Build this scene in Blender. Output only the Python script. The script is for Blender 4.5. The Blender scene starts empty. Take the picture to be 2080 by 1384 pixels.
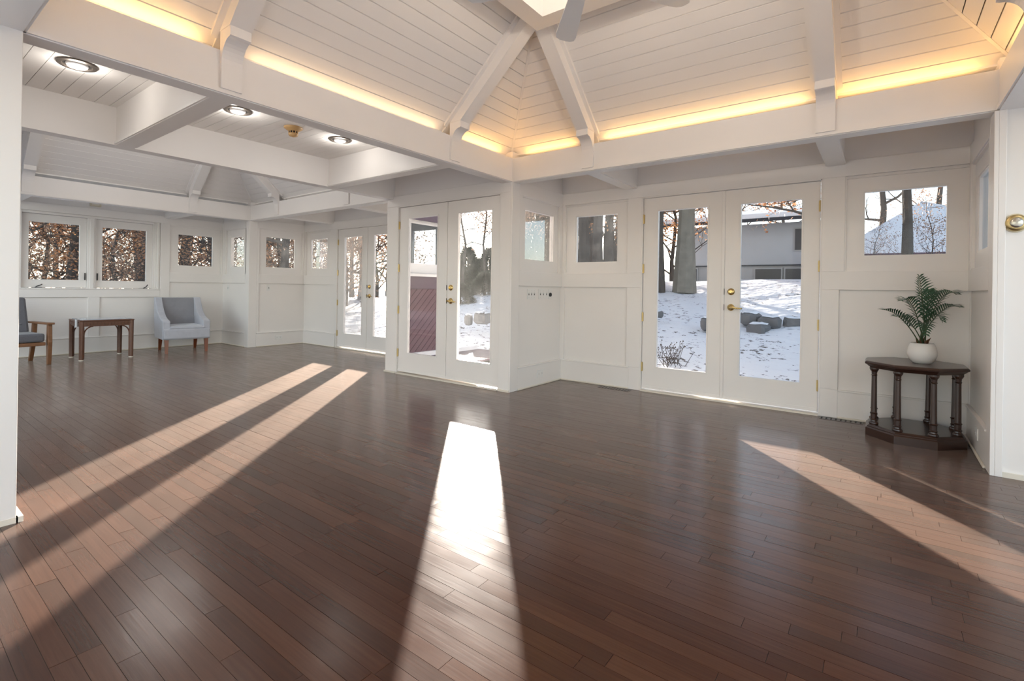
import bpy, math, random
from mathutils import Vector, Matrix
R = random.Random(7)
sc = bpy.context.scene
COL = sc.collection

# ------------------------------------------------------------------ camera, sky, sun, exposure
YAW, ROLL = 0.6426, 0.015
F_PX, CX, CY = 1004.06, 1038.04, 587.9
cam_d = bpy.data.cameras.new('camera')
cam = bpy.data.objects.new('camera', cam_d); COL.objects.link(cam)
fw = Vector((-math.sin(YAW), math.cos(YAW), 0)); rt = Vector((math.cos(YAW), math.sin(YAW), 0)); up = Vector((0, 0, 1))
r2 = rt * math.cos(ROLL) + up * math.sin(ROLL); u2 = up * math.cos(ROLL) - rt * math.sin(ROLL)
m = Matrix((r2, u2, -fw)).transposed().to_4x4(); m.translation = (-0.0185, -0.0008, 1.0868)
cam.matrix_world = m
cam_d.sensor_width = 36; cam_d.sensor_fit = 'HORIZONTAL'; cam_d.lens = F_PX / 2080 * 36
cam_d.shift_x = (1040 - CX) / 2080; cam_d.shift_y = (CY - 692) / 2080
cam_d.clip_start = 0.02; cam_d.clip_end = 300
sc.camera = cam

SUN = Vector((-0.6434, 0.7482, 0.1622)).normalized()
wd = bpy.data.worlds.new('world'); sc.world = wd; wd.use_nodes = True
nt = wd.node_tree; nt.nodes.clear()
sky = nt.nodes.new('ShaderNodeTexSky'); sky.sky_type = 'NISHITA'; sky.sun_disc = False
sky.sun_elevation = math.asin(SUN.z); sky.sun_rotation = math.atan2(SUN.x, SUN.y)
sky.air_density = 1.0; sky.dust_density = 0.6; sky.ozone_density = 1.6
bg = nt.nodes.new('ShaderNodeBackground'); bg.inputs[1].default_value = 0.52
out = nt.nodes.new('ShaderNodeOutputWorld')
hs = nt.nodes.new('ShaderNodeHueSaturation'); hs.inputs['Saturation'].default_value = .5
nt.links.new(sky.outputs[0], hs.inputs['Color']); nt.links.new(hs.outputs[0], bg.inputs[0]); nt.links.new(bg.outputs[0], out.inputs[0])

sun_d = bpy.data.lights.new('sun', 'SUN'); sun_d.energy = 31; sun_d.angle = math.radians(0.6); sun_d.color = (1, .87, .74)
sun = bpy.data.objects.new('sun', sun_d); COL.objects.link(sun)
sun.rotation_euler = SUN.to_track_quat('Z', 'Y').to_euler()

vs = sc.view_settings
vs.view_transform = 'Standard'; vs.look = 'None'; vs.gamma = 1; vs.use_curve_mapping = False
vs.exposure = 0.48

# ------------------------------------------------------------------ plan (metres)
XW, XE, YN, YA, YS = -3.148, .542, 4.175, 5.2, .455
X2, X3, XP, YSB, XEB = -8.857, -9.88, -5.147, -.57, 1.57
ZB, ZC, ZCEIL = 2.215, 2.47, 2.52
BT = .12                                   # beam thickness

# ------------------------------------------------------------------ materials
MATS = {}
def nodes(name):
    mt = bpy.data.materials.new(name); mt.use_nodes = True
    t = mt.node_tree; b = t.nodes['Principled BSDF']; MATS[name] = mt
    return mt, t, b
def mat(name, col, rough=.5, metal=0, spec=.5, noise=0, nscale=8, bump=0, bscale=40, sheen=0, coat=0, emit=None, estr=0, sub=0):
    mt, t, b = nodes(name)
    b.inputs['Base Color'].default_value = (*col, 1); b.inputs['Roughness'].default_value = rough
    b.inputs['Metallic'].default_value = metal; b.inputs['Specular IOR Level'].default_value = spec
    if sheen: b.inputs['Sheen Weight'].default_value = sheen; b.inputs['Sheen Roughness'].default_value = .35
    if coat: b.inputs['Coat Weight'].default_value = coat; b.inputs['Coat Roughness'].default_value = .1
    if emit: b.inputs['Emission Color'].default_value = (*emit, 1); b.inputs['Emission Strength'].default_value = estr
    if noise:
        g = t.nodes.new('ShaderNodeNewGeometry'); n = t.nodes.new('ShaderNodeTexNoise'); n.inputs['Scale'].default_value = nscale; n.inputs['Detail'].default_value = 5
        t.links.new(g.outputs['Position'], n.inputs['Vector'])
        mx = t.nodes.new('ShaderNodeMix'); mx.data_type = 'RGBA'
        mx.inputs[6].default_value = (*[c * (1 - noise) for c in col], 1); mx.inputs[7].default_value = (*[min(1, c * (1 + noise)) for c in col], 1)
        t.links.new(n.outputs[0], mx.inputs[0]); t.links.new(mx.outputs[2], b.inputs['Base Color'])
    if bump:
        g = t.nodes.new('ShaderNodeNewGeometry'); n = t.nodes.new('ShaderNodeTexNoise'); n.inputs['Scale'].default_value = bscale; n.inputs['Detail'].default_value = 6
        t.links.new(g.outputs['Position'], n.inputs['Vector'])
        bp = t.nodes.new('ShaderNodeBump'); bp.inputs['Strength'].default_value = bump; bp.inputs['Distance'].default_value = .02
        t.links.new(n.outputs[0], bp.inputs['Height']); t.links.new(bp.outputs[0], b.inputs['Normal'])
    return mt
mat('white', (.84, .808, .782), .38, noise=.02, nscale=3)
mat('ceil_white', (.87, .838, .805), .42, noise=.02, nscale=3)
mat('dark_gap', (.10, .08, .06), .9)
mat('cream_shoe', (.78, .72, .62), .4)
mat('brass', (.74, .55, .24), .24, metal=1)
mat('old_brass', (.55, .42, .20), .35, metal=1)
mat('bronze', (.12, .10, .085), .4, metal=.7)
mat('black_iron', (.02, .02, .022), .45)
mat('plastic_white', (.82, .81, .79), .35)
mat('plastic_beige', (.70, .63, .48), .45)
mat('detector', (.60, .38, .17), .4)
mat('slot', (.02, .018, .016), .8)
mat('nickel', (.60, .57, .50), .28, metal=1)
mat('bulb', (.72, .72, .74), .3, emit=(1, .95, .88), estr=.04)
mat('fan_white', (.88, .88, .87), .35)
mat('velvet', (.47, .48, .53), .8, sheen=.5, noise=.12, nscale=14)
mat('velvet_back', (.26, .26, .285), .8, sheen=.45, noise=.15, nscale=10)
mat('grey_fabric', (.13, .13, .145), .85, sheen=.3, noise=.15, nscale=60)
mat('redbrown', (.20, .055, .022), .3, coat=.3)
mat('walnut', (.21, .095, .042), .38, noise=.3, nscale=22)
mat('rattan', (.12, .045, .022), .35, noise=.35, nscale=45, coat=.2)
mat('glass_top', (.42, .46, .52), .12, spec=.8)
mat('strap', (.75, .74, .74), .6)
mat('dark_oak', (.040, .018, .012), .28, noise=.3, nscale=20, coat=.25)
mat('ceramic', (.83, .81, .78), .25)
mat('soil', (.06, .035, .02), .95)
mat('palm', (.028, .085, .040), .42, noise=.35, nscale=18)
mat('palm_stem', (.045, .075, .03), .5)
mat('palm_husk', (.12, .05, .02), .8)
mat('bark', (.085, .072, .062), .95, noise=.4, nscale=9, bump=.8, bscale=18)
mat('bark_pale', (.20, .185, .155), .95, noise=.35, nscale=7, bump=.8, bscale=14)
mat('stucco', (.46, .47, .49), .9, noise=.08, nscale=3)
mat('foundation', (.42, .42, .42), .9, noise=.1, nscale=5)
mat('eave', (.05, .052, .06), .8)
mat('dark_window', (.05, .05, .055), .3)
mat('siding', (.135, .066, .080), .6, noise=.25, nscale=6)
mat('siding_band', (.13, .085, .11), .6, noise=.1, nscale=4)
mat('rock', (.14, .14, .145), .9, noise=.4, nscale=5, bump=1, bscale=9)
mat('twig', (.07, .055, .045), .9)
mat('wicker_seat', (.62, .60, .38), .8)

def leafmat(name, a, b2):
    mt, t, b = nodes(name)
    g = t.nodes.new('ShaderNodeNewGeometry'); rp = t.nodes.new('ShaderNodeValToRGB')
    rp.color_ramp.elements[0].color = (*a, 1); rp.color_ramp.elements[1].color = (*b2, 1)
    t.links.new(g.outputs['Random Per Island'], rp.inputs[0]); t.links.new(rp.outputs[0], b.inputs['Base Color'])
    b.inputs['Roughness'].default_value = .6; b.inputs['Specular IOR Level'].default_value = .25
    tr = t.nodes.new('ShaderNodeBsdfTranslucent'); t.links.new(rp.outputs[0], tr.inputs[0])
    mx = t.nodes.new('ShaderNodeMixShader'); mx.inputs[0].default_value = .25
    t.links.new(b.outputs[0], mx.inputs[1]); t.links.new(tr.outputs[0], mx.inputs[2]); t.links.new(mx.outputs[0], t.nodes['Material Output'].inputs[0])
leafmat('leaf_russet', (.30, .15, .085), (.72, .38, .18))
leafmat('leaf_brown', (.24, .15, .11), (.55, .36, .24))
leafmat('leaf_ever', (.018, .028, .020), (.08, .10, .065))

def glassmat(name, haze, scale=9, streak=1.0):
    mt = bpy.data.materials.new(name); mt.use_nodes = True; t = mt.node_tree; t.nodes.clear(); MATS[name] = mt
    o = t.nodes.new('ShaderNodeOutputMaterial'); tp = t.nodes.new('ShaderNodeBsdfTransparent'); tp.inputs[0].default_value = (.76, .775, .79, 1)
    gl = t.nodes.new('ShaderNodeBsdfGlossy'); gl.inputs['Roughness'].default_value = .02
    fr = t.nodes.new('ShaderNodeFresnel'); fr.inputs[0].default_value = 1.25
    fm = t.nodes.new('ShaderNodeMath'); fm.operation = 'MULTIPLY'; fm.inputs[1].default_value = .45; t.links.new(fr.outputs[0], fm.inputs[0])
    m1 = t.nodes.new('ShaderNodeMixShader'); t.links.new(fm.outputs[0], m1.inputs[0]); t.links.new(tp.outputs[0], m1.inputs[1]); t.links.new(gl.outputs[0], m1.inputs[2])
    last = m1
    if haze:
        tl = t.nodes.new('ShaderNodeBsdfTranslucent'); tl.inputs[0].default_value = (.85, .87, .86, 1)
        g = t.nodes.new('ShaderNodeNewGeometry'); mp = t.nodes.new('ShaderNodeMapping'); mp.inputs['Scale'].default_value = (1, 1, streak)
        n = t.nodes.new('ShaderNodeTexNoise'); n.inputs['Scale'].default_value = scale; n.inputs['Detail'].default_value = 8; n.inputs['Roughness'].default_value = .75
        rp = t.nodes.new('ShaderNodeMapRange'); rp.inputs[1].default_value = .3; rp.inputs[2].default_value = .75; rp.inputs[3].default_value = haze * .15; rp.inputs[4].default_value = haze
        t.links.new(g.outputs['Position'], mp.inputs[0]); t.links.new(mp.outputs[0], n.inputs['Vector']); t.links.new(n.outputs[0], rp.inputs[0])
        m2 = t.nodes.new('ShaderNodeMixShader'); t.links.new(rp.outputs[0], m2.inputs[0]); t.links.new(m1.outputs[0], m2.inputs[1]); t.links.new(tl.outputs[0], m2.inputs[2]); last = m2
    t.links.new(last.outputs[0], o.inputs[0])
glassmat('glass', 0)
glassmat('glass_dusty', .025, 6, .6)
glassmat('glass_hazy', .032, 14, .4)

def floormat():
    mt, t, b = nodes('floor_wood')
    N = t.nodes.new; L = t.links.new
    g = N('ShaderNodeNewGeometry'); oi = N('ShaderNodeObjectInfo')
    ad = N('ShaderNodeMath'); ad.operation = 'ADD'; L(oi.outputs['Random'], ad.inputs[0]); L(g.outputs['Random Per Island'], ad.inputs[1])
    frc = N('ShaderNodeMath'); frc.operation = 'FRACT'; L(ad.outputs[0], frc.inputs[0])
    off = N('ShaderNodeVectorMath'); off.operation = 'SCALE'; cmb = N('ShaderNodeCombineXYZ'); L(frc.outputs[0], cmb.inputs[0]); L(frc.outputs[0], cmb.inputs[2]); L(cmb.outputs[0], off.inputs[0]); off.inputs['Scale'].default_value = 30
    va = N('ShaderNodeVectorMath'); va.operation = 'ADD'; L(g.outputs['Position'], va.inputs[0]); L(off.outputs[0], va.inputs[1])
    mp = N('ShaderNodeMapping'); mp.inputs['Scale'].default_value = (1.6, 42, 1); L(va.outputs[0], mp.inputs[0])
    n1 = N('ShaderNodeTexNoise'); n1.inputs['Scale'].default_value = 2.2; n1.inputs['Detail'].default_value = 6; n1.inputs['Roughness'].default_value = .6; L(mp.outputs[0], n1.inputs['Vector'])
    mp2 = N('ShaderNodeMapping'); mp2.inputs['Scale'].default_value = (1.2, 3, 1); L(va.outputs[0], mp2.inputs[0])
    n2 = N('ShaderNodeTexNoise'); n2.inputs['Scale'].default_value = 2; n2.inputs['Detail'].default_value = 3; L(mp2.outputs[0], n2.inputs['Vector'])
    # colour value = .45*random + .35*grain + .2*blotch
    m1 = N('ShaderNodeMath'); m1.operation = 'MULTIPLY'; m1.inputs[1].default_value = .34; L(frc.outputs[0], m1.inputs[0])
    m2 = N('ShaderNodeMath'); m2.operation = 'MULTIPLY_ADD'; m2.inputs[1].default_value = .45; L(n1.outputs[0], m2.inputs[0]); L(m1.outputs[0], m2.inputs[2])
    m3 = N('ShaderNodeMath'); m3.operation = 'MULTIPLY_ADD'; m3.inputs[1].default_value = .16; L(n2.outputs[0], m3.inputs[0]); L(m2.outputs[0], m3.inputs[2])
    rp = N('ShaderNodeValToRGB'); e = rp.color_ramp.elements
    e[0].position = .15; e[0].color = (.028, .0074, .0032, 1); e[1].position = .8; e[1].color = (.098, .036, .017, 1)
    k = e.new(.45); k.color = (.057, .0160, .0068, 1)
    L(m3.outputs[0], rp.inputs[0]); L(rp.outputs[0], b.inputs['Base Color'])
    rr = N('ShaderNodeMapRange'); rr.inputs[1].default_value = .3; rr.inputs[2].default_value = .7; rr.inputs[3].default_value = .19; rr.inputs[4].default_value = .26
    L(n2.outputs[0], rr.inputs[0]); L(rr.outputs[0], b.inputs['Roughness'])
    bp = N('ShaderNodeBump'); bp.inputs['Strength'].default_value = .12; bp.inputs['Distance'].default_value = .002; L(n1.outputs[0], bp.inputs['Height']); L(bp.outputs[0], b.inputs['Normal'])
    b.inputs['Specular IOR Level'].default_value = .35
    b.inputs['Sheen Weight'].default_value = .20; b.inputs['Sheen Roughness'].default_value = .35; b.inputs['Sheen Tint'].default_value = (1, .82, .69, 1)
floormat()

def snowmat():
    mt, t, b = nodes('snow'); N = t.nodes.new; L = t.links.new
    g = N('ShaderNodeNewGeometry')
    n = N('ShaderNodeTexNoise'); n.inputs['Scale'].default_value = 1.4; n.inputs['Detail'].default_value = 4
    L(g.outputs['Position'], n.inputs['Vector'])
    mp = N('ShaderNodeMapping'); mp.inputs['Scale'].default_value = (1, 1.3, 1); L(g.outputs['Position'], mp.inputs[0])
    n2 = N('ShaderNodeTexNoise'); n2.inputs['Scale'].default_value = 9; n2.inputs['Detail'].default_value = 4; n2.inputs['Roughness'].default_value = .65; L(mp.outputs[0], n2.inputs['Vector'])
    a = N('ShaderNodeMath'); a.operation = 'MULTIPLY_ADD'; a.inputs[1].default_value = .35; L(n.outputs[0], a.inputs[0]); L(n2.outputs[0], a.inputs[2])
    rp = N('ShaderNodeValToRGB'); e = rp.color_ramp.elements
    e[0].position = .545; e[0].color = (.10, .085, .075, 1); e[1].position = .575; e[1].color = (.80, .82, .86, 1)
    L(a.outputs[0], rp.inputs[0]); n_ = n2
    L(rp.outputs[0], b.inputs['Base Color'])
    b.inputs['Roughness'].default_value = .8
    bp = N('ShaderNodeBump'); bp.inputs['Strength'].default_value = .6; bp.inputs['Distance'].default_value = .12; L(n.outputs[0], bp.inputs['Height']); L(bp.outputs[0], b.inputs['Normal'])
snowmat()
mat('snow_roof', (.80, .83, .88), .8, bump=.5, bscale=2)

# ------------------------------------------------------------------ mesh helpers
class Frame:
    """local (s along, t towards the room, z) -> world"""
    def __init__(f, o, a, n): f.o = Vector((*o, 0)); f.a = Vector((*a, 0)); f.n = Vector((*n, 0))
    def p(f, s, t, z): return f.o + f.a * s + f.n * t + Vector((0, 0, z))
WORLD = Frame((0, 0), (1, 0), (0, 1))

class MB:
    def __init__(s): s.v = []; s.f = []
    def add(s, vs, fs):
        k = len(s.v); s.v += [tuple(q) for q in vs]; s.f += [tuple(i + k for i in q) for q in fs]; return s
    def hexa(s, p):      # p: 8 points, bottom loop 0-3, top loop 4-7
        return s.add(p, [(3, 2, 1, 0), (4, 5, 6, 7), (0, 1, 5, 4), (1, 2, 6, 5), (2, 3, 7, 6), (3, 0, 4, 7)])
    def box(s, s0, s1, t0, t1, z0, z1, fr=WORLD):
        return s.hexa([fr.p(a, b, z0) for a, b in ((s0, t0), (s1, t0), (s1, t1), (s0, t1))] + [fr.p(a, b, z1) for a, b in ((s0, t0), (s1, t0), (s1, t1), (s0, t1))])
    def ext(s, loop0, loop1):
        n = len(loop0); vs = list(loop0) + list(loop1)
        fs = [tuple(range(n - 1, -1, -1)), tuple(range(n, 2 * n))] + [(i, (i + 1) % n, n + (i + 1) % n, n + i) for i in range(n)]
        return s.add(vs, fs)
    def tube(s, pts, rad, n=8, cap=True):
        pts = [Vector(p) for p in pts]; rad = rad if isinstance(rad, (list, tuple)) else [rad] * len(pts)
        k = len(s.v); prev = None
        for i, p in enumerate(pts):
            d = (pts[min(i + 1, len(pts) - 1)] - pts[max(i - 1, 0)]).normalized()
            if prev is None: a = d.orthogonal().normalized()
            else:
                a = prev - d * prev.dot(d); a = a.normalized() if a.length > 1e-6 else d.orthogonal().normalized()
            prev = a; b = d.cross(a)
            for j in range(n):
                w = 2 * math.pi * j / n; s.v.append(tuple(p + (a * math.cos(w) + b * math.sin(w)) * rad[i]))
        for i in range(len(pts) - 1):
            for j in range(n):
                s.f.append((k + i * n + j, k + i * n + (j + 1) % n, k + (i + 1) * n + (j + 1) % n, k + (i + 1) * n + j))
        if cap:
            s.f.append(tuple(k + j for j in range(n - 1, -1, -1))); e = k + (len(pts) - 1) * n; s.f.append(tuple(e + j for j in range(n)))
        return s
    def lathe(s, prof, n=24, o=(0, 0, 0), ax=None, cap=True):
        """prof: (radius, height); ax: axis vector"""
        o = Vector(o); z = Vector(ax or (0, 0, 1)).normalized(); x = z.orthogonal().normalized(); y = z.cross(x); k = len(s.v)
        for r, h in prof:
            for j in range(n):
                w = 2 * math.pi * j / n; s.v.append(tuple(o + z * h + (x * math.cos(w) + y * math.sin(w)) * r))
        for i in range(len(prof) - 1):
            for j in range(n): s.f.append((k + i * n + j, k + i * n + (j + 1) % n, k + (i + 1) * n + (j + 1) % n, k + (i + 1) * n + j))
        if cap:
            s.f.append(tuple(k + j for j in range(n - 1, -1, -1))); e = k + (len(prof) - 1) * n; s.f.append(tuple(e + j for j in range(n)))
        return s
    def build(s, name, material, parent=None, smooth=False, bevel=0, loc=None, rz=0):
        me = bpy.data.meshes.new(name); me.from_pydata(s.v, [], s.f); me.update()
        if material: me.materials.append(MATS[material])
        if smooth:
            me.shade_smooth()
        o = bpy.data.objects.new(name, me); COL.objects.link(o)
        if parent: o.parent = parent
        if loc is not None: o.location = loc
        o.rotation_euler.z = rz
        if bevel:
            b = o.modifiers.new('bevel', 'BEVEL'); b.width = bevel; b.segments = 2; b.limit_method = 'ANGLE'; b.angle_limit = math.radians(40)
        if smooth and not bevel:
            pass
        return o
def tag(o, label=None, cat=None, group=None, kind=None):
    for k, v in (('label', label), ('category', cat), ('group', group), ('kind', kind)):
        if v: o[k] = v
    return o
def empty(name, loc=(0, 0, 0), rz=0, parent=None):
    o = bpy.data.objects.new(name, None); COL.objects.link(o); o.location = loc; o.rotation_euler.z = rz; o.empty_display_size = .1
    if parent: o.parent = parent
    return o
def box(name, material, parent, s0, s1, t0, t1, z0, z1, fr=WORLD, bevel=0):
    return MB().box(s0, s1, t0, t1, z0, z1, fr).build(name, material, parent, bevel=bevel)
def copy_tree(o, parent=None):
    c = o.copy(); COL.objects.link(c); c.parent = parent
    for ch in list(o.children): copy_tree(ch, c)
    return c

# ------------------------------------------------------------------ walls
RAIL0, RAIL1, BASE, TOPR0, TOPR1 = 1.125, 1.285, .247, 2.10, 2.25
def wall(name, label, fr, L, H, holes, rails=(), stiles=(), base=None, thick=.13, m='white', s0=0):
    """sheet with rectangular holes (s0,s1,z0,z1), proud rails and stiles, baseboard"""
    mb = MB(); cuts = sorted({s0, L} | {h[0] for h in holes} | {h[1] for h in holes})
    for a, b in zip(cuts, cuts[1:]):
        hs = sorted([h for h in holes if h[0] <= a + 1e-6 and h[1] >= b - 1e-6], key=lambda h: h[2]); z = -.05
        for h in hs:
            if h[2] > z + 1e-4: mb.box(a, b, -thick, 0, z, h[2], fr)
            z = h[3]
        if z < H: mb.box(a, b, -thick, 0, z, H, fr)
    w = mb.build(name, m); tag(w, label, 'wall', kind='structure')
    for a, b, z0, z1 in rails: box('panel_rail', m, w, a, b, 0, .022, z0, z1, fr, bevel=.003)
    for a, b, z0, z1 in stiles: box('panel_stile', m, w, a, b, 0, .0212, z0, z1, fr, bevel=.003)
    for a, b in (base or ()):
        box('baseboard', m, w, a, b, 0, .0205, .0, BASE - .012, fr)
        box('baseboard_cap', m, w, a, b, 0, .030, BASE - .012, BASE + .004, fr, bevel=.004)
        box('shoe_molding', 'cream_shoe', w, a, b, .0205, .036, 0, .018, fr, bevel=.006)
    return w
WIN_N = [0]
def window(label, fr, a, b, z0, z1, glass='glass', mx=.128, mz=.125, thick=.13, outer='siding_band'):
    WIN_N[0] += 1; w = empty('window_%d' % WIN_N[0], fr.p((a + b) / 2, -.03, z0)); tag(w, label, 'window', kind='structure')
    def bld(mb, n, mtl, **k):
        o = mb.build(n, mtl, None, **k); o.parent = w; o.matrix_parent_inverse = Matrix.Translation(-w.location); return o
    g = .004; pa, pb, q0, q1 = a + mx, b - mx, z0 + mz, z1 - mz
    mb = MB()
    mb.box(a + g, pa, -.055, -.006, z0 + g, z1 - g, fr).box(pb, b - g, -.055, -.006, z0 + g, z1 - g, fr).box(pa, pb, -.055, -.006, z0 + g, q0, fr).box(pa, pb, -.055, -.006, q1, z1 - g, fr)
    bld(mb, 'sash', 'white')
    e = .010; mb = MB()
    mb.box(a, a + e, -.006, .012, z0, z1, fr).box(b - e, b, -.006, .012, z0, z1, fr).box(a + e, b - e, -.006, .012, z0, z0 + e, fr).box(a + e, b - e, -.006, .012, z1 - e, z1, fr)
    bld(mb, 'frame', 'white')
    e = .012; mb = MB()
    mb.box(pa, pa + e, -.05, -.012, q0, q1, fr).box(pb - e, pb, -.05, -.012, q0, q1, fr).box(pa + e, pb - e, -.05, -.012, q0, q0 + e, fr).box(pa + e, pb - e, -.05, -.012, q1 - e, q1, fr)
    bld(mb, 'glazing_bead', 'white')
    bld(MB().box(pa + .004, pb - .004, -.034, -.030, q0 + .004, q1 - .004, fr), 'pane', glass)
    return w
DOOR_N = [0]
def french_door(label, fr, a, b, mid, handle=True, glass=('glass', 'glass'), z0=.03, z1=2.098, pane=((.135, .147), (.13, .125)), hl=True, hr=True):
    """two glazed leaves; pane: insets (hinge side, meeting side) for each leaf"""
    DOOR_N[0] += 1; d = empty('door_%d' % DOOR_N[0], fr.p((a + b) / 2, -.03, 0)); tag(d, label, 'door', kind='structure')
    inv = Matrix.Translation(-d.location)
    def put(o): o.parent = d; o.matrix_parent_inverse = inv; return o
    def sub(o, p): o.parent = p; o.matrix_parent_inverse = Matrix.Identity(4); return o
    mb = MB(); mb.box(a - .012, b + .012, -.06, .02, z1 + .004, z1 + .016, fr).box(a - .016, a - .004, -.06, .02, 0, z1 + .016, fr).box(b + .004, b + .016, -.06, .02, 0, z1 + .016, fr)
    put(mb.build('door_frame', 'white'))
    put(MB().box(a - .004, b + .004, -.06, -.062 + .10, 0, .016, fr).build('threshold', 'cream_shoe'))
    T0, T1 = -.042, -.002; P0, P1 = .258, 1.966
    for i, (s0, s1, l, r) in enumerate(((a + .002, mid - .002, pane[0][0], pane[0][1]), (mid + .002, b - .002, pane[1][0], pane[1][1]))):
        pa, pb = s0 + l, s1 - r
        mb = MB().box(s0, pa, T0, T1, z0, z1, fr).box(pb, s1, T0, T1, z0, z1, fr).box(pa, pb, T0, T1, z0, P0, fr).box(pa, pb, T0, T1, P1, z1, fr)
        leaf = put(mb.build('leaf', 'white'))
        e = .014; mb = MB().box(pa, pa + e, T0 + .004, T1 + .005, P0, P1, fr).box(pb - e, pb, T0 + .004, T1 + .005, P0, P1, fr).box(pa + e, pb - e, T0 + .004, T1 + .005, P0, P0 + e, fr).box(pa + e, pb - e, T0 + .004, T1 + .005, P1 - e, P1, fr)
        sub(mb.build('glazing_bead', 'white'), leaf)
        sub(MB().box(pa + .005, pb - .005, -.024, -.020, P0 + .005, P1 - .005, fr).build('pane', glass[i]), leaf)
        sub(MB().box(s0, s1, T1, T1 + .006, z0, z0 + .03, fr).build('door_sweep', 'white'), leaf)
        if i == 0: sub(MB().box(s1 - .026, s1 + .003, T1, T1 + .008, z0, z1, fr).build('astragal', 'white', bevel=.003), leaf)
        hs = (s0 - .002) if i == 0 else (s1 + .002)
        if (i == 0 and hl) or (i == 1 and hr):
            for zz in (1.875, 1.335, .807, .264):
                mb = MB().tube([fr.p(hs, .006, zz - .05), fr.p(hs, .006, zz + .05)], .0085, 8)
                mb.box(hs - .012, hs + .012, -.002, .003, zz - .048, zz + .048, fr)
                sub(mb.build('hinge', 'old_brass'), leaf)
        if i == 1 and handle:
            hx = s0 + .062; n = fr.n
            mb = MB().lathe([(.034, 0), (.033, .008), (.026, .014), (.022, .016), (.02, .024), (.012, .026)], 20, fr.p(hx, T1, 1.095), n)
            mb.box(hx - .004, hx + .004, T1 + .024, T1 + .034, 1.082, 1.108, fr)
            sub(mb.build('deadbolt', 'brass', smooth=False), leaf)
            mb = MB().lathe([(.034, 0), (.033, .008), (.024, .014), (.016, .018), (.013, .045), (.013, .055)], 20, fr.p(hx, T1, .94), n)
            mb.tube([fr.p(hx - .012, T1 + .05, .94), fr.p(hx + .03, T1 + .055, .938), fr.p(hx + .075, T1 + .052, .934), fr.p(hx + .112, T1 + .046, .932)], [.013, .010, .008, .007], 10)
            sub(mb.build('lever_handle', 'brass', smooth=True), leaf)
            for zz in (1.095, .94): sub(MB().box(s0 - .004, s0 - .001, T0 + .004, T1 + .0095, zz - .03, zz + .03, fr).build('strike_plate', 'black_iron'), leaf)
    return d

# north bay of the near room (wall behind the palm)
fA = Frame((XW, YA), (1, 0), (0, -1)); SA = lambda x: x - XW; LA = XE - XW
wl = (SA(-3.090), SA(-2.284)); wr = (SA(-.278), SA(.532)); da, db, dm = SA(-2.108), SA(-.462), SA(-1.266)
H_W = 2.54
wall('wall_north_bay', 'white panelled wall with glazed double doors and two small windows beside the palm', fA, LA, H_W,
     [(wl[0], wl[1], RAIL1, TOPR0), (wr[0], wr[1], RAIL1, TOPR0), (da - .012, db + .012, -.05, 2.112)],
     rails=[(0, da - .016, RAIL0, RAIL1), (db + .016, LA, RAIL0, RAIL1), (0, LA, 2.114, TOPR1)],
     stiles=[(0, wl[0], BASE, RAIL0), (0, wl[0], RAIL1, 2.114), (wl[1], da - .016, BASE, RAIL0), (wl[1], da - .016, RAIL1, 2.114), (db + .016, SA(-.313), BASE, RAIL0), (db + .016, wr[0], RAIL1, 2.114), (wr[1], LA, BASE, RAIL0), (wr[1], LA, RAIL1, 2.114),
             (wl[1] + .03, da - .016, 0, BASE), (db + .016, SA(-.313), 0, BASE)],
     base=[(0, wl[1] + .03), (SA(-.313), LA)])
window('small square window near the corner showing dark tree trunks', fA, *wl, RAIL1, TOPR0, 'glass_dusty')
window('small square window above the palm showing a snowy roof', fA, *wr, RAIL1, TOPR0)
french_door('white glazed double doors looking out on a snowy slope with boulders', fA, da, db, dm, pane=((.145, .150), (.130, .128)))
# west and east cheeks of that bay
fWb = Frame((XW, YN), (0, 1), (1, 0)); bay = YA - YN
ww = (.165, .949)
wall('wall_bay_west', 'narrow white panelled wall with switch plates beside the double doors', fWb, bay + .13, H_W, [(ww[0], ww[1], RAIL1, TOPR0)],
     s0=.131, rails=[(.115, bay, RAIL0, RAIL1), (.115, bay, 2.10, TOPR1)], stiles=[(-.0215, .115, 0, ZB), (ww[1], bay, RAIL1, TOPR0), (.115, ww[0], RAIL1, TOPR0)], base=[(.115, bay)])
window('small window with sunlit dusty glass above the light switches', fWb, *ww, RAIL1, TOPR0, 'glass_hazy', mx=.086)
fEb = Frame((XE, YN), (0, 1), (-1, 0))
wall('wall_bay_east', 'narrow white panelled wall in shade behind the palm table', fEb, bay + .13, H_W, [(ww[0], ww[1], RAIL1, TOPR0)],
     s0=.131, rails=[(.115, bay, RAIL0, RAIL1), (.115, bay, 2.10, TOPR1)], stiles=[(-.0215, .115, 0, ZB), (ww[1], bay, RAIL1, TOPR0), (.115, ww[0], RAIL1, TOPR0)], base=[(.115, bay)])
window('narrow window seen edge-on in the wall beside the palm', fEb, *ww, RAIL1, TOPR0)
# wall right of the palm bay (faces the camera) and its continuation
fNr = Frame((XE, YN), (1, 0), (0, -1))
wall('wall_north_east', 'cream wall carrying the round thermostat at the picture edge', fNr, XEB - XE, H_W, [], stiles=[(0, .035, 0, ZB)], base=None)
MB().box(0, XEB - XE, 0, .016, 0, .03, fNr).build('baseboard_north_east', 'cream_shoe')
tag(bpy.data.objects['baseboard_north_east'], 'low cream floor strip under the thermostat wall', 'baseboard', kind='structure')
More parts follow.
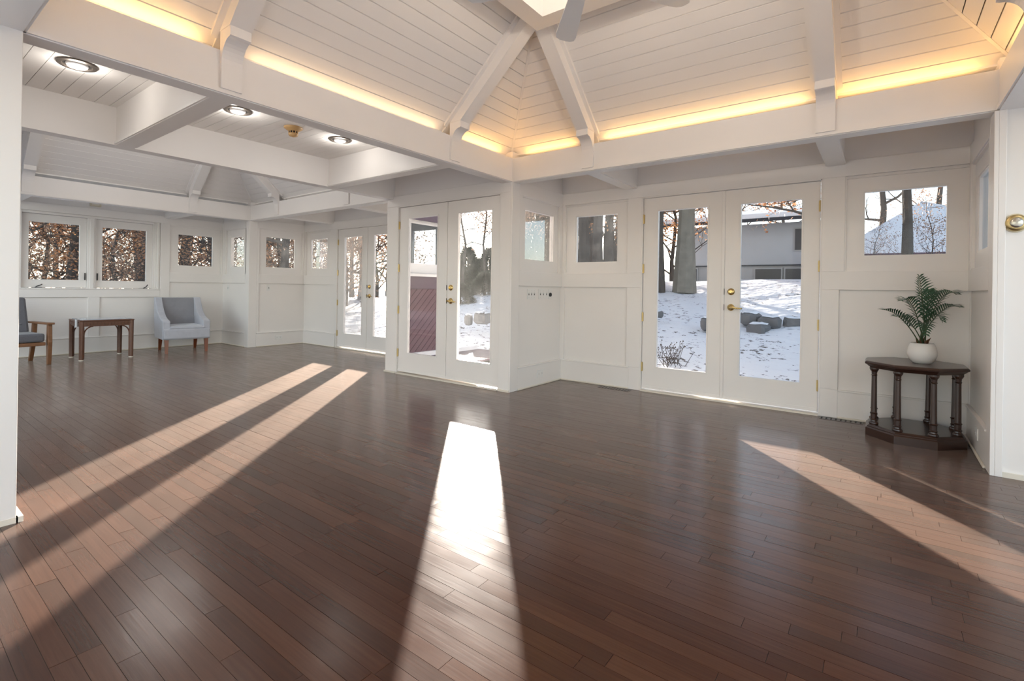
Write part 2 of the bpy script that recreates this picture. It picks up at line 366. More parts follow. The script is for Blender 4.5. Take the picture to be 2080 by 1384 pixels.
# wall with the middle double door, between the two rooms
fN = Frame((XP, YN), (1, 0), (0, -1)); LN = XW - XP; SN = lambda x: x - XP
da, db, dm = SN(-4.928), SN(-3.298), SN(-4.083)
wall('wall_north_passage', 'white wall between the rooms filled by a sunlit glazed double door', fN, LN, H_W, [(da - .012, db + .012, -.05, 2.112)],
     rails=[(0, LN, 2.114, TOPR1)], stiles=[(0, da - .016, 0, 2.114), (db + .016, LN, 0, 2.114)])
MB().box(-.012, da - .02, 0, .034, 0, .02, fN).box(db + .02, LN + .012, 0, .034, 0, .02, fN).build('baseboard_passage', 'cream_shoe')
tag(bpy.data.objects['baseboard_passage'], 'cream shoe strips at the foot of the middle door jambs', 'baseboard', kind='structure')
french_door('white glazed double doors with sun-dazzled glass and reddish siding outside', fN, da, db, dm, glass=('glass_dusty', 'glass_hazy'), pane=((.158, .148), (.155, .105)), hr=False)
# second room: east cheek of its north bay (outside clad in red boards)
fX = Frame((XP, YA), (0, -1), (-1, 0))
wall('wall_far_bay_east', 'white cheek wall of the far room bay behind the middle door wall', fX, bay - .131, H_W, [(bay - ww[1], bay - ww[0], RAIL1, TOPR0)], s0=-.13, rails=[(0, bay, RAIL0, RAIL1)])
window('window of the far bay seen from outside through the middle door', fX, bay - ww[1], bay - ww[0], RAIL1, TOPR0, 'glass_dusty', mx=.086)
# far north bay
fA2 = Frame((X2, YA), (1, 0), (0, -1)); S2 = lambda x: x - X2; L2 = XP - X2
wl = (S2(-8.796), S2(-7.985)); da, db, dm = S2(-7.768), S2(-6.13), S2(-6.935); wr = (S2(-5.98), S2(-5.2))
wall('wall_far_north_bay', 'white panelled wall of the far bay with glazed double doors to the woods', fA2, L2, H_W,
     [(wl[0], wl[1], RAIL1, TOPR0), (da - .012, db + .012, -.05, 2.112), (wr[0], wr[1], RAIL1, TOPR0)],
     rails=[(0, da - .016, RAIL0, RAIL1), (db + .016, L2, RAIL0, RAIL1), (0, L2, 2.114, TOPR1)],
     stiles=[(0, wl[0], RAIL1, 2.114), (wl[1], da - .016, BASE, RAIL0), (wl[1], da - .016, RAIL1, 2.114), (db + .016, wr[0], RAIL1, 2.114)], base=[(0, da - .05)])
window('narrow-looking small window left of the far double doors showing russet leaves', fA2, *wl, RAIL1, TOPR0, 'glass_dusty')
window('small window hidden behind the middle door wall', fA2, *wr, RAIL1, TOPR0)
french_door('white glazed double doors of the far bay showing russet oak trees', fA2, da, db, dm, glass=('glass_dusty', 'glass'), pane=((.17, .13), (.155, .16)))
# far west cheek
fW2 = Frame((X2, YN), (0, 1), (1, 0)); w2 = (.155, .972)
wall('wall_far_bay_west', 'white panelled cheek wall of the far bay with one square window', fW2, bay + .13, H_W, [(w2[0], w2[1], RAIL1, TOPR0)],
     s0=.131, rails=[(.115, bay, RAIL0, RAIL1), (.115, bay, 2.10, TOPR1)], stiles=[(-.0215, .115, 0, ZB), (w2[1], bay, RAIL1, TOPR0), (.115, w2[0], RAIL1, TOPR0), (.115, .155, BASE, RAIL0)], base=[(.115, bay)])
window('square window with a dark tree and orange leaves left of the far corner', fW2, *w2, RAIL1, TOPR0, 'glass_hazy', mx=.125)
fN2 = Frame((X3, YN), (1, 0), (0, -1)); Lb = X2 - X3; w3 = (.13, .93)
wall('wall_far_north_west', 'short white panelled wall with a narrow window beside the velvet chair', fN2, Lb, H_W, [(w3[0], w3[1], RAIL1, TOPR0)],
     rails=[(0, Lb - .115, RAIL0, RAIL1), (0, Lb - .115, 2.10, TOPR1)], stiles=[(Lb - .115, Lb, 0, ZB), (0, w3[0], RAIL1, TOPR0), (w3[1], Lb - .115, RAIL1, TOPR0)], base=[(0, Lb - .115)])
window('narrow window on the short wall above the shaded corner', fN2, *w3, RAIL1, TOPR0, 'glass_hazy', mx=.14)
# far west wall with casements
fW3 = Frame((X3, YS), (0, 1), (1, 0)); S3 = lambda y: y - YS; L3 = YN - YS
cas = (S3(1.42), S3(3.15)); w4 = (S3(3.297), S3(4.131))
wall('wall_far_west', 'long white panelled wall behind the chairs with a pair of casement windows', fW3, L3, H_W,
     [(cas[0], cas[1], .99, 2.125), (w4[0], w4[1], RAIL1, TOPR0)],
     rails=[(0, cas[0] - .01, .865, .99), (cas[0] - .01, cas[1] + .01, .865, .985), (S3(3.297), L3, RAIL0, RAIL1), (0, L3, 2.13, TOPR1)],
     stiles=[(S3(2.205), S3(2.35), BASE, .865), (cas[1] + .01, w4[0], BASE, 2.13), (w4[1], L3, RAIL1, 2.13), (w4[0], w4[1], TOPR0, 2.13)],
     base=[(0, L3)])
window('square window with a sunlit sill behind the grey velvet chair', fW3, *w4, RAIL1, TOPR0, 'glass_dusty')
def casement(label, a, b, glass, crank_s, latch_s, flip):
    WIN_N[0] += 1; w = empty('window_%d' % WIN_N[0], fW3.p((a + b) / 2, 0, .99)); tag(w, label, 'window', kind='structure')
    inv = Matrix.Translation(-w.location)
    def put(o): o.parent = w; o.matrix_parent_inverse = inv; return o
    z0, z1 = 1.01, 2.09; pa, pb, q0, q1 = a + .083, b - .083, 1.128, 1.975
    put(MB().box(a, pa, -.09, -.05, z0, z1, fW3).box(pb, b, -.09, -.05, z0, z1, fW3).box(pa, pb, -.09, -.05, z0, q0, fW3).box(pa, pb, -.09, -.05, q1, z1, fW3).build('sash', 'white'))
    put(MB().box(pa, pb, -.072, -.068, q0, q1, fW3).build('pane', glass))
    mb = MB(); c = crank_s; d = 1 if flip else -1
    mb.box(c - .055, c + .055, -.045, -.012, .995, 1.012, fW3)
    mb.tube([fW3.p(c, -.02, 1.01), fW3.p(c + d * .03, -.005, 1.03), fW3.p(c + d * .045, .0, 1.05), fW3.p(c + d * .06, .0, 1.072)] if flip else [fW3.p(c - .02, -.02, 1.01), fW3.p(c + .0, -.005, 1.03), fW3.p(c + .035, .0, 1.045), fW3.p(c + .055, .0, 1.06)], .007, 6)
    put(mb.build('crank_handle', 'black_iron'))
    put(MB().box(latch_s - .006, latch_s + .006, -.04, -.02, 1.13, 1.24, fW3).build('latch', 'black_iron'))
    return w
m0, m1 = S3(2.195), S3(2.307)
casement('casement window nearest the tufted armchair showing blue-black branches', cas[0] + .038, m0, 'glass', S3(1.63), m0 - .02, False)
casement('casement window between table and velvet chair showing brown leaves', m1, cas[1] - .09, 'glass_dusty', S3(2.93), m1 + .02, True)
mb = MB()
mb.box(cas[0], cas[0] + .036, -.1, .018, .985, 2.125, fW3).box(m0 + .003, m1 - .003, -.1, -.01, 1.0, 2.1, fW3).box(m0 + .03, m1 - .03, -.01, .01, 1.0, 2.1, fW3)
for k, dd in ((0, -.05), (.028, -.03), (.056, -.005)): mb.box(cas[1] - .088 + k, cas[1] - .088 + k + .03, -.1, dd + .02, .985, 2.125, fW3)
mb.box(cas[0] + .036, cas[1] - .088, -.1, .012, 2.092, 2.125, fW3).box(cas[0] - .01, cas[1] + .01, -.1, .03, .985, 1.006, fW3)
tr = mb.build('trim_1', 'white', bevel=.004); tag(tr, 'stepped white frame and mullion around the pair of casements', 'window frame', kind='structure')
# near-left wall end, passage south wall, unseen shell
fL = Frame((XW, YSB), (0, 1), (1, 0)); LL = YS - YSB
wall('wall_west_near', 'white wall end closing the left edge of the picture', fL, LL, 2.9, [], stiles=[(LL - .075, LL, 0.0, ZB + .03)])
MB().box(0, LL + .006, 0, .024, 0, .026, fL).box(LL, LL + .024, -.13, .024, 0, .026, fL).build('baseboard_west_near', 'cream_shoe')
tag(bpy.data.objects['baseboard_west_near'], 'low shoe strip at the foot of the left wall end', 'baseboard', kind='structure')
fS1 = Frame((XW - .13, YS), (-1, 0), (0, 1))
wall('wall_south_passage', 'white passage wall on the near side hidden by the left wall end', fS1, -(XP - XW) - .13, H_W, [], base=None)
fS2 = Frame((XP, YS), (-1, 0), (0, 1))
wall('wall_far_south', 'white south wall of the far room with wide unglazed openings added for daylight', fS2, XP - X3, H_W, [(.08, 2.3, .02, 2.4), (2.42, 4.65, .02, 2.4)])  # openings without glass, added so daylight fills the far room
fSB = Frame((XE, YSB), (-1, 0), (0, 1))
wall('wall_south', 'white wall behind the viewer with wide open gaps added to admit daylight', fSB, LA, H_W, [(.12, 1.75, .05, 2.25), (1.95, 3.57, .05, 2.25)])  # out of view; openings cut wide to let sky light in
fEE = Frame((XEB, YN), (0, -1), (-1, 0))
wall('wall_east', 'white east bay wall with broad unglazed openings added to let in daylight', fEE, YN - YS, H_W, [(.12, 1.8, .05, 2.25), (1.95, 3.6, .05, 2.25)])  # unseen side; open holes added as a source of daylight
fSE = Frame((XEB, YS), (-1, 0), (0, 1)); wall('wall_south_east', 'short white wall of the east bay behind the viewer', fSE, XEB - XE, H_W, [])
fSE2 = Frame((XE, YS), (0, -1), (-1, 0)); wall('wall_south_bay_east', 'short white side wall of the bay behind the viewer', fSE2, LL, H_W, [(.2, .9, .9, 2.1)])

# ------------------------------------------------------------------ floor: planks along x, individually near, joined far
fl = MB().box(X3 - .1, XEB + .1, YSB - .1, YA + .1, -.09, -.013).build('floor', 'dark_gap'); tag(fl, 'dark stained narrow-strip hardwood floor with sun patches', 'floor', kind='structure')
PW = .0608; planks = []
y = YSB
while y < YA:
    y1 = y + PW; spans = [(X3, XEB)] if (y + y1) / 2 < YN else [(X2, XP), (XW, XE)]
    for a, b in spans:
        x = a - R.random() * .8
        while x < b:
            ln = R.choice((.42, .55, .7, .85, 1.0, 1.2)) * R.uniform(.85, 1.15); x1 = min(x + ln, b)
            if x1 > a and x1 - max(x, a) > .02: planks.append((max(x, a), x1, y, y1, R.uniform(-.0003, .0003)))
            x = x1
    y = y1
def score(pk):
    x, yy = (pk[0] + pk[1]) / 2, (pk[2] + pk[3]) / 2
    d = x * fw.x + yy * fw.y; r = x * rt.x + yy * rt.y
    if d < .9 or abs(r / d) > 1.1: return 0
    return (pk[1] - pk[0]) / d ** 3
planks.sort(key=score, reverse=True)
um = MB().box(-.5, .5, -.5, .5, -.013, 0); pm = None
for k, (a, b, c, d, dz) in enumerate(planks[:300]):
    if pm is None: o = um.build('plank', 'floor_wood', fl); pm = o.data
    else: o = bpy.data.objects.new('plank', pm); COL.objects.link(o); o.parent = fl
    o.location = ((a + b) / 2, (c + d) / 2, dz); o.scale = (b - a - .0014, d - c - .0012, 1); o.rotation_euler.x = R.gauss(0, .002)
mb = MB()
for a, b, c, d, dz in planks[300:]: mb.box(a + .0007, b - .0007, c + .0006, d - .0006, -.013, dz)
pf = mb.build('plank_field', 'floor_wood', fl); pf['kind'] = 'stuff'
def floor_vent(label, x0, x1, y0, y1, n):
    v = empty('floor_vent', ((x0 + x1) / 2, (y0 + y1) / 2, 0)); tag(v, label, 'vent', 'wooden floor vents')
    inv = Matrix.Translation(-v.location); o = MB().box(x0, x1, y0, y1, 0, .0025).build('plate', 'dark_oak'); o.parent = v; o.matrix_parent_inverse = inv
    for k in range(n):
        c = x0 + (k + .5) * (x1 - x0) / n; o = MB().hexa([(c - .006, y0 + .012, .0012), (c + .006, y0 + .012, .0012), (c + .006, y1 - .012, .0012), (c - .006, y1 - .012, .0012), (c - .006, y0 + .012, .0032), (c + .006, y0 + .012, .0032), (c + .006, y1 - .012, .0032), (c - .006, y1 - .012, .0032)]).build('slot', 'slot'); o.parent = v; o.matrix_parent_inverse = inv
floor_vent('slotted wooden floor vent by the wall left of the palm table', -.44, -.125, 5.065, 5.155, 9)
floor_vent('slotted wooden floor vent under the window left of the glazed doors', -2.55, -2.19, 5.03, 5.12, 11)

# ------------------------------------------------------------------ roofs
SLOPE, O0 = .905, -.095
def zroof(o): return ZCEIL + SLOPE * (o - O0)
BW = .0725
def pyramid(name, label, x0, x1, y0, y1, off, lit, sides, rlabel):
    cx, cy = (x0 + x1) / 2, (y0 + y1) / 2; hx, hy = (x1 - x0) / 2, (y1 - y0) / 2
    faces = {'north': (Vector((cx, y1, 0)), Vector((1, 0, 0)), Vector((0, -1, 0)), hx), 'south': (Vector((cx, y0, 0)), Vector((-1, 0, 0)), Vector((0, 1, 0)), hx),
             'west': (Vector((x0, cy, 0)), Vector((0, 1, 0)), Vector((1, 0, 0)), hy), 'east': (Vector((x1, cy, 0)), Vector((0, -1, 0)), Vector((-1, 0, 0)), hy)}
    mb = MB(); q = O0; h = min(hx, hy); zt = zroof(h) + .02
    b = [(x0 + q, y0 + q, ZCEIL + .02), (x1 - q, y0 + q, ZCEIL + .02), (x1 - q, y1 - q, ZCEIL + .02), (x0 + q, y1 - q, ZCEIL + .02)]
    t = [(x0 + h, y0 + h, zt), (x1 - h, y0 + h, zt), (x1 - h, y1 - h, zt), (x0 + h, y1 - h, zt)]
    mb.add(b + t, [(0, 1, 5, 4), (1, 2, 6, 5), (2, 3, 7, 6), (3, 0, 4, 7), (4, 5, 6, 7)])
    ce = mb.build(name, 'dark_gap'); tag(ce, label, 'ceiling', kind='structure')
    ring = h - off                                     # offset of the ring's outer face from the wall
    for sd, (o, a, n, hw) in faces.items():
        P = lambda s, of, dz=0: o + a * s + n * of + Vector((0, 0, zroof(of) + dz))
        offw = off + (hw - h)
        rows = int((h - .03 - O0) / BW)
        for i in range(rows):
            u0 = O0 + i * BW; u1 = u0 + BW - .0055
            segs = [(-1, 0)] if u0 > ring else [(-1, -1), (0, 0), (1, 1)]
            segs = [(-9, 9)] if u0 > ring else [(-9, -1), (-1, 1), (1, 9)]
            for l, r in segs:
                def e(k, u): return (k * offw) if abs(k) == 1 else (math.copysign(hw - u - .004, k))
                A = [P(e(l, u0), u0), P(e(r, u0), u0), P(e(r, u1), u1), P(e(l, u1), u1)]
                if (A[1] - A[0]).dot(a) < .02: continue
                if (A[2] - A[3]).dot(a) < 0: A[2] = A[3] = (A[2] + A[3]) / 2
                MB().hexa(A + [p + Vector((0, 0, .014)) for p in A]).build('plank', 'ceil_white', ce)
        # hip strip at the clockwise end
        c0, c1 = P(hw - O0 - .0, O0, -.004), P(hw - ring, ring, -.004); w = (a + n) * .012; w2 = (n - a) * 0
        MB().hexa([c0 - a * .014, c0 + n * .014, c1 + n * .014, c1 - a * .014] + [p + Vector((0, 0, .02)) for p in (c0 - a * .014, c0 + n * .014, c1 + n * .014, c1 - a * .014)]).build('hip_strip', 'ceil_white', ce)
        # rafters with curved brackets
        for k in (-1, 1):
            s = k * offw; hwid = .063
            Q = lambda ss, of, z: o + a * ss + n * of + Vector((0, 0, z))
            rf = [( -.10, zroof(-.10)), (ring + .02, zroof(ring + .02)), (ring + .02, zroof(ring + .02) - .145), (.13, zroof(.13) - .145), (.0, zroof(.13) - .145), (-.10, 2.50)]
            r = MB().ext([Q(s - hwid, *p) for p in rf], [Q(s + hwid, *p) for p in rf]).build('rafter_beam', 'ceil_white')
            tag(r, rlabel % (('first' if k < 0 else 'second'), sd), 'beam', kind='structure')
            pr = [(.13, zroof(.13) - .145), (.13, zroof(.13) - .20), (.118, zroof(.13) - .205)]
            zc0 = zroof(.13) - .205
            for j in range(1, 9):
                w_ = j / 8 * math.pi / 2; pr.append((.022 + (.118 - .022) * (1 - math.sin(w_)), zc0 - .125 * (1 - math.cos(w_))))
            pr += [(.022, 2.245), (0, 2.245), (0, zroof(.13) - .145)]
            MB().ext([Q(s - hwid + .004, *p) for p in pr], [Q(s + hwid - .004, *p) for p in pr]).build('bracket', 'ceil_white', r)
            for e_ in (-1, 1):
                s1 = s + e_ * hwid; s2 = s1 + e_ * .034
                MB().hexa([P(s1, O0 + .06, -.028), P(s2, O0 + .06, -.028), P(s2, ring, -.028), P(s1, ring, -.028), P(s1, O0 + .06, 0), P(s2, O0 + .06, 0), P(s2, ring, 0), P(s1, ring, 0)]).build('edge_strip', 'ceil_white', r)
    # ring
    mb = MB(); r0, w = ring, .15; z0, z1 = 3.165, zroof(ring) + .16
    mb.box(x0 + r0, x1 - r0, y0 + r0, y0 + r0 + w, z0, z1).box(x0 + r0, x1 - r0, y1 - r0 - w, y1 - r0, z0, z1)
    mb.box(x0 + r0, x0 + r0 + w, y0 + r0 + w, y1 - r0 - w, z0, z1).box(x1 - r0 - w, x1 - r0, y0 + r0 + w, y1 - r0 - w, z0, z1)
    rg = mb.build('ring_beam', 'ceil_white'); tag(rg, 'square timber ring at the top of the %s' % ('lamp-lit near ceiling' if lit else 'far room ceiling'), 'beam', kind='structure')
    # perimeter beams
    for sd, (o, a, n, hw) in faces.items():
        if sides.get(sd) is None: continue
        lb = sides[sd]; f2 = Frame((o.x, o.y), (a.x, a.y), (n.x, n.y)); e = 0
        bm = MB().box(-hw - e, hw + e, -BT, 0, ZB, ZC, f2).build('ceiling_beam', 'ceil_white'); tag(bm, lb, 'beam', kind='structure')
        MB().box(-hw, hw, 0, .012, ZB + .006, 2.247, f2).build('beam_molding', 'ceil_white', bm)
        if lit:
            for (l, r_, st) in lit[sd]:
                MB().box(l * hw, r_ * hw, -.055, -.035, ZC + .001, ZC + .009, f2).build('cove_light', st, bm)
def emis(name, col, st):
    mt, t, b = nodes(name); b.inputs['Emission Color'].default_value = (*col, 1); b.inputs['Emission Strength'].default_value = st
emis('cove_warm', (1, .58, .19), 10); emis('cove_hot', (1, .54, .15), 11); emis('cove_pale', (1, .66, .34), 4.5)
pyramid('ceiling', 'boarded pyramid ceiling washed by warm cove light above the near room', XW, XE, YS, YN, .952,
        {'north': [(-.93, -.62, 'cove_hot'), (-.44, .44, 'cove_warm'), (.56, .95, 'cove_hot')], 'west': [(-.93, -.6, 'cove_warm'), (-.44, .44, 'cove_pale'), (.62, .93, 'cove_hot')], 'east': [(-.95, -.6, 'cove_hot'), (-.44, .9, 'cove_warm')], 'south': [(-.9, .9, 'cove_warm')]},
        {'north': 'deep white cove beam above the double doors and palm', 'west': 'deep white cove beam running from the left edge to the centre corner', 'east': 'white cove beam at the top right corner', 'south': 'white cove beam above the viewer'},
        '%s white rafter on the %s slope of the lamp-lit ceiling')
pyramid('ceiling_far', 'shaded boarded pyramid ceiling of the far room', X2, XP, YS, YN, .952, None,
        {'north': 'white beam above the far double doors', 'west': 'white beam above the far chairs', 'east': 'white beam closing the passage ceiling', 'south': 'white beam on the near side of the far room'},
        '%s white rafter on the %s slope of the far ceiling')
# bay and passage ceilings
def slab(name, label, x0, x1, y0, y1):
    o = MB().box(x0, x1, y0, y1, ZCEIL, ZCEIL + .08).build(name, 'ceil_white'); tag(o, label, 'ceiling', kind='structure'); return o
slab('ceiling_north_bay', 'flat white ceiling over the palm bay', XW - .13, XE + .13, YN + .08, YA + .13)
slab('ceiling_south_bay', 'flat white ceiling over the bay behind the viewer', XW - .13, XE + .13, YSB - .13, YS - .08)
slab('ceiling_east_bay', 'flat white ceiling over the east bay', XE + .08, XEB + .13, YS - .13, YN + .13)
slab('ceiling_far_bay', 'flat white ceiling over the far north bay', X2 - .13, XP + .13, YN + .08, YA + .13)
slab('ceiling_far_west_bay', 'flat white ceiling over the strip above the far chairs', X3 - .13, X2 - .08, YS - .13, YN + .13)
slab('ceiling_far_south', 'flat white ceiling edge on the near side of the far room', X2 - .13, XP + .13, YS - .2, YS - .08)
cp = MB().box(XP + .125, XW - .125, YS - .13, YN + .13, ZCEIL + .016, ZCEIL + .1).build('ceiling_passage', 'dark_gap'); tag(cp, 'flat white boarded ceiling with recessed lights between the rooms', 'ceiling', kind='structure')
y = YS
while y < YN:
    MB().box(XP + BT - .02, XW - BT + .02, y, min(y + .0945, YN), ZCEIL, ZCEIL + .016).build('plank', 'ceil_white', cp); y += .098
MB().box(XP + BT - .025, XP + BT, YS, YN, ZC, ZCEIL).build('edge_board', 'ceil_white', cp)
MB().box(XW - BT, XW - BT + .02, YS, YN, ZC, ZCEIL).build('edge_board', 'ceil_white', cp)
def cross(label, x0, x1, y0, y1):
    o = MB().box(x0, x1, y0, y1, ZB, ZCEIL).build('ceiling_beam', 'ceil_white'); tag(o, label, 'beam', kind='structure')
    mb = MB()
    if x1 - x0 > y1 - y0: mb.box(x0, x1, y0 - .011, y0, ZB + .006, 2.242).box(x0, x1, y1, y1 + .011, ZB + .006, 2.242)
    else: mb.box(x0 - .011, x0, y0, y1, ZB + .006, 2.242).box(x1, x1 + .011, y0, y1, ZB + .006, 2.242)
    mb.build('beam_molding', 'ceil_white', o)
YC = (YS + YN) / 2; XC = (XW + XE) / 2; XC2 = (X2 + XP) / 2; OF = .952 + (YN - YS) / 2 - (XE - XW) / 2; OF = .952
cross('white cross beam of the passage ceiling between the first two recessed lights', XP + BT, XW - BT, YC - .967 - .063, YC - .967 + .063)
cross('white cross beam of the passage ceiling nearest the middle door', XP + BT, XW - BT, YC + .967 - .063, YC + .967 + .063)
cross('short white cross beam left of the double doors in the palm bay', XC - OF - .063, XC - OF + .063, YN + BT, YA)
cross('short white cross beam right of the double doors near the palm', XC + OF - .063, XC + OF + .063, YN + BT, YA)
cross('short white cross beam left in the far bay', XC2 - OF - .063, XC2 - OF + .063, YN + BT, YA)
cross('short white cross beam right in the far bay', XC2 + OF - .063, XC2 + OF + .063, YN + BT, YA)
cross('short white cross beam above the casement windows at the left edge', X3, X2 - BT, YC - .967 - .063, YC - .967 + .063)
cross('short white cross beam above the velvet chair', X3, X2 - BT, YC + .967 - .063, YC + .967 + .063)

# ------------------------------------------------------------------ ceiling fixtures
def can_light(label, x, y):
    t = empty('recessed_light', (x, y, ZCEIL)); tag(t, label, 'light', 'recessed lights in the passage ceiling')
    MB().lathe([(.104, -.001), (.104, -.010), (.080, -.013), (.074, -.004), (.074, .0)], 28, cap=False).build('trim_ring', 'bronze', t)
    MB().lathe([(.074, -.002), (.0, -.002)], 28, cap=False).build('housing', 'slot', t)
    MB().lathe([(.0, -.030), (.030, -.028), (.052, -.020), (.060, -.008), (.058, -.002)], 24, cap=False).build('bulb', 'bulb', t, smooth=True)
    return t
for lb, yy in (('recessed light in the boarded coffer at the left edge', .875), ('middle recessed light of the passage ceiling', 1.885), ('recessed light nearest the middle door beside the brass-coloured detector', 2.84)):
    t = can_light(lb, -4.25, yy)
    ld = bpy.data.lights.new('lamp', 'POINT'); ld.energy = 2.4; ld.color = (1, .95, .88); ld.shadow_soft_size = .055
    lo = bpy.data.objects.new('lamp', ld); COL.objects.link(lo); lo.parent = t; lo.location = (0, 0, -.10)
for lb, x, yy, en in (('added unseen recessed light in the flat ceiling left behind the viewer', -2.3, -.06, 12), ('added unseen recessed light in the flat ceiling right behind the viewer', -.3, -.06, 12), ('added unseen recessed light in the east bay ceiling by the thermostat wall', 1.05, 3.3, 10), ('added unseen recessed light in the east bay ceiling beside the viewer', 1.05, 1.3, 20)):  # out-of-view fixtures added to brighten the near room
    t = can_light(lb, x, yy)
    ld = bpy.data.lights.new('lamp', 'SPOT'); ld.energy = en; ld.spot_size = math.radians(160); ld.spot_blend = 1; ld.color = (1, .93, .84); ld.shadow_soft_size = .06
    lo = bpy.data.objects.new('lamp', ld); COL.objects.link(lo); lo.parent = t; lo.location = (0, 0, -.05)
t = empty('added_globe_lamp', (XC2, YC, 3.0)); tag(t, 'added globe lamp brightening the far room, unseen behind the passage beam', 'lamp')  # invented fill light for the far walls and ceiling, out of sight
MB().lathe([(.001, -.20), (.10, -.175), (.175, -.10), (.20, 0), (.175, .10), (.10, .175), (.02, .20)], 28, cap=False).build('globe', 'bulb', t, smooth=True)
MB().tube([(0, 0, .20), (0, 0, zroof((XE - XW) / 2) - 3.0)], .01, 10).build('rod', 'fan_white', t)
ld = bpy.data.lights.new('lamp', 'POINT'); ld.energy = 48; ld.color = (1, .95, .89); ld.shadow_soft_size = .26
lo = bpy.data.objects.new('lamp', ld); COL.objects.link(lo); lo.parent = t
t = empty('smoke_detector', (-4.29, 2.385, ZCEIL)); tag(t, 'tan ceiling smoke detector with slotted collar between recessed lights', 'detector')
MB().lathe([(.080, 0), (.080, -.008), (.070, -.016), (.062, -.022), (.048, -.030), (.040, -.036)], 28).build('base', 'detector', t, smooth=True)
MB().lathe([(.036, -.034), (.036, -.055)], 24).build('collar', 'slot', t)
for k in range(10):
    w = k * math.pi / 5; MB().tube([(.038 * math.cos(w), .038 * math.sin(w), -.034), (.038 * math.cos(w), .038 * math.sin(w), -.056)], .004, 6).build('fin', 'detector', t)
MB().lathe([(.041, -.054), (.042, -.066), (.034, -.078), (.018, -.082), (.01, -.086)], 24).build('cap', 'detector', t, smooth=True)

FC = Vector((XC, YC, 2.75)); fan = empty('ceiling_fan', FC); tag(fan, 'white five-blade ceiling fan hanging from the peak of the lit ceiling', 'fan')
MB().tube([(0, 0, .06), (0, 0, zroof((XE - XW) / 2) - 2.75)], .014, 12).build('downrod', 'fan_white', fan, smooth=True)
MB().lathe([(.03, .12), (.075, .10), (.12, .06), (.13, .02), (.12, -.03), (.08, -.06), (.05, -.075), (.02, -.08)], 32).build('motor', 'fan_white', fan, smooth=True)
MB().lathe([(.03, .20), (.09, .20), (.115, .25), (.12, .29), (.112, .29), (.08, .225), (.02, .215)], 28, cap=False).build('added_uplight_bowl', 'fan_white', fan, smooth=True)  # added to the fan above the frame to hold an upward fill light
ld = bpy.data.lights.new('lamp', 'POINT'); ld.energy = 21; ld.color = (1, .88, .75); ld.shadow_soft_size = .08  # added fill light that brightens the near ceiling boards
lo = bpy.data.objects.new('lamp', ld); COL.objects.link(lo); lo.parent = fan; lo.location = (.06, 0, .36)
for k in range(5):
    a = math.radians(57.3 + 72 * k); c, s_ = math.cos(a), math.sin(a); pit = math.radians(11)
    outl = [(.17, -.045), (.30, -.052), (.60, -.066), (.645, -.060), (.665, -.035), (.668, 0), (.665, .035), (.645, .060), (.60, .066), (.30, .052), (.17, .045)]
    pt = lambda r, w, dz: (r * c - w * math.cos(pit) * s_, r * s_ + w * math.cos(pit) * c, w * math.sin(pit) + dz)
    b = MB().ext([pt(r, w, -.004) for r, w in outl], [pt(r, w, .004) for r, w in outl]).build('blade', 'fan_white', fan)
    MB().ext([pt(r, w, .004) for r, w in ((.09, -.02), (.24, -.03), (.24, .03), (.09, .02))], [pt(r, w, .010) for r, w in ((.09, -.02), (.24, -.03), (.24, .03), (.09, .02))]).build('blade_iron', 'fan_white', b)

# ------------------------------------------------------------------ wall fittings
def plate(name, label, fr, s0, s1, z0, z1, n, cat, group, kind='toggle', t0=.0):
    c = fr.p((s0 + s1) / 2, t0, (z0 + z1) / 2); o = empty(name, c); tag(o, label, cat, group); inv = Matrix.Translation(-c)
    def put(q): q.parent = o; q.matrix_parent_inverse = inv
    put(MB().box(s0, s1, t0, t0 + .006, z0, z1, fr).build('plate', 'plastic_white', bevel=.002)); zc = (z0 + z1) / 2
    for k in range(n):
        s = s0 + (s1 - s0) * (k + .5) / n
        if kind == 'toggle':
            put(MB().box(s - .006, s + .006, t0 + .0055, t0 + .0075, zc - .013, zc + .013, fr).build('slot', 'slot'))
            put(MB().box(s - .004, s + .004, t0 + .006, t0 + .017, zc + .0, zc + .011, fr).build('toggle', 'plastic_white'))
            for dz in (-.035, .035): put(MB().box(s - .0025, s + .0025, t0 + .006, t0 + .0072, zc + dz - .0025, zc + dz + .0025, fr).build('screw', 'nickel'))
        elif kind == 'outlet':
            put(MB().box(s - .016, s + .016, t0 + .006, t0 + .0075, zc - .014, zc + .014, fr).build('socket', 'plastic_white', bevel=.001))
            for dz in (-.006, .006): put(MB().box(s - .005, s + .005, t0 + .0072, t0 + .0082, zc + dz - .0013, zc + dz + .0013, fr).build('slot', 'slot'))
    return o
plate('switch_plate', 'three-toggle white switch plate nearest the middle door corner', fWb, .302, .462, .981, 1.091, 3, 'switch', 'switch plates by the double doors')
plate('switch_plate', 'three-toggle white switch plate next to the dark dimmer knob', fWb, .525, .722, .981, 1.092, 3, 'switch', 'switch plates by the double doors')
c = fWb.p(.766, 0, 1.036); t = empty('dimmer_switch', c); tag(t, 'small white dimmer with a dark round knob', 'switch'); inv = Matrix.Translation(-c)
o = MB().box(.727, .806, 0, .006, .981, 1.091, fWb).build('plate', 'plastic_white', bevel=.002); o.parent = t; o.matrix_parent_inverse = inv
o = MB().lathe([(.024, 0), (.022, .012), (.012, .015)], 16, fWb.p(.766, .006, 1.03), (1, 0, 0)).build('knob', 'black_iron'); o.parent = t; o.matrix_parent_inverse = inv
plate('wall_outlet', 'white outlet in the baseboard below the switch plates', fWb, .49, .615, .088, .172, 2, 'outlet', 'baseboard outlets', 'outlet', .0205)
plate('wall_outlet', 'white outlet in the far bay baseboard near the far corner', fW2, .466, .588, .105, .178, 2, 'outlet', 'baseboard outlets', 'outlet', .0205)
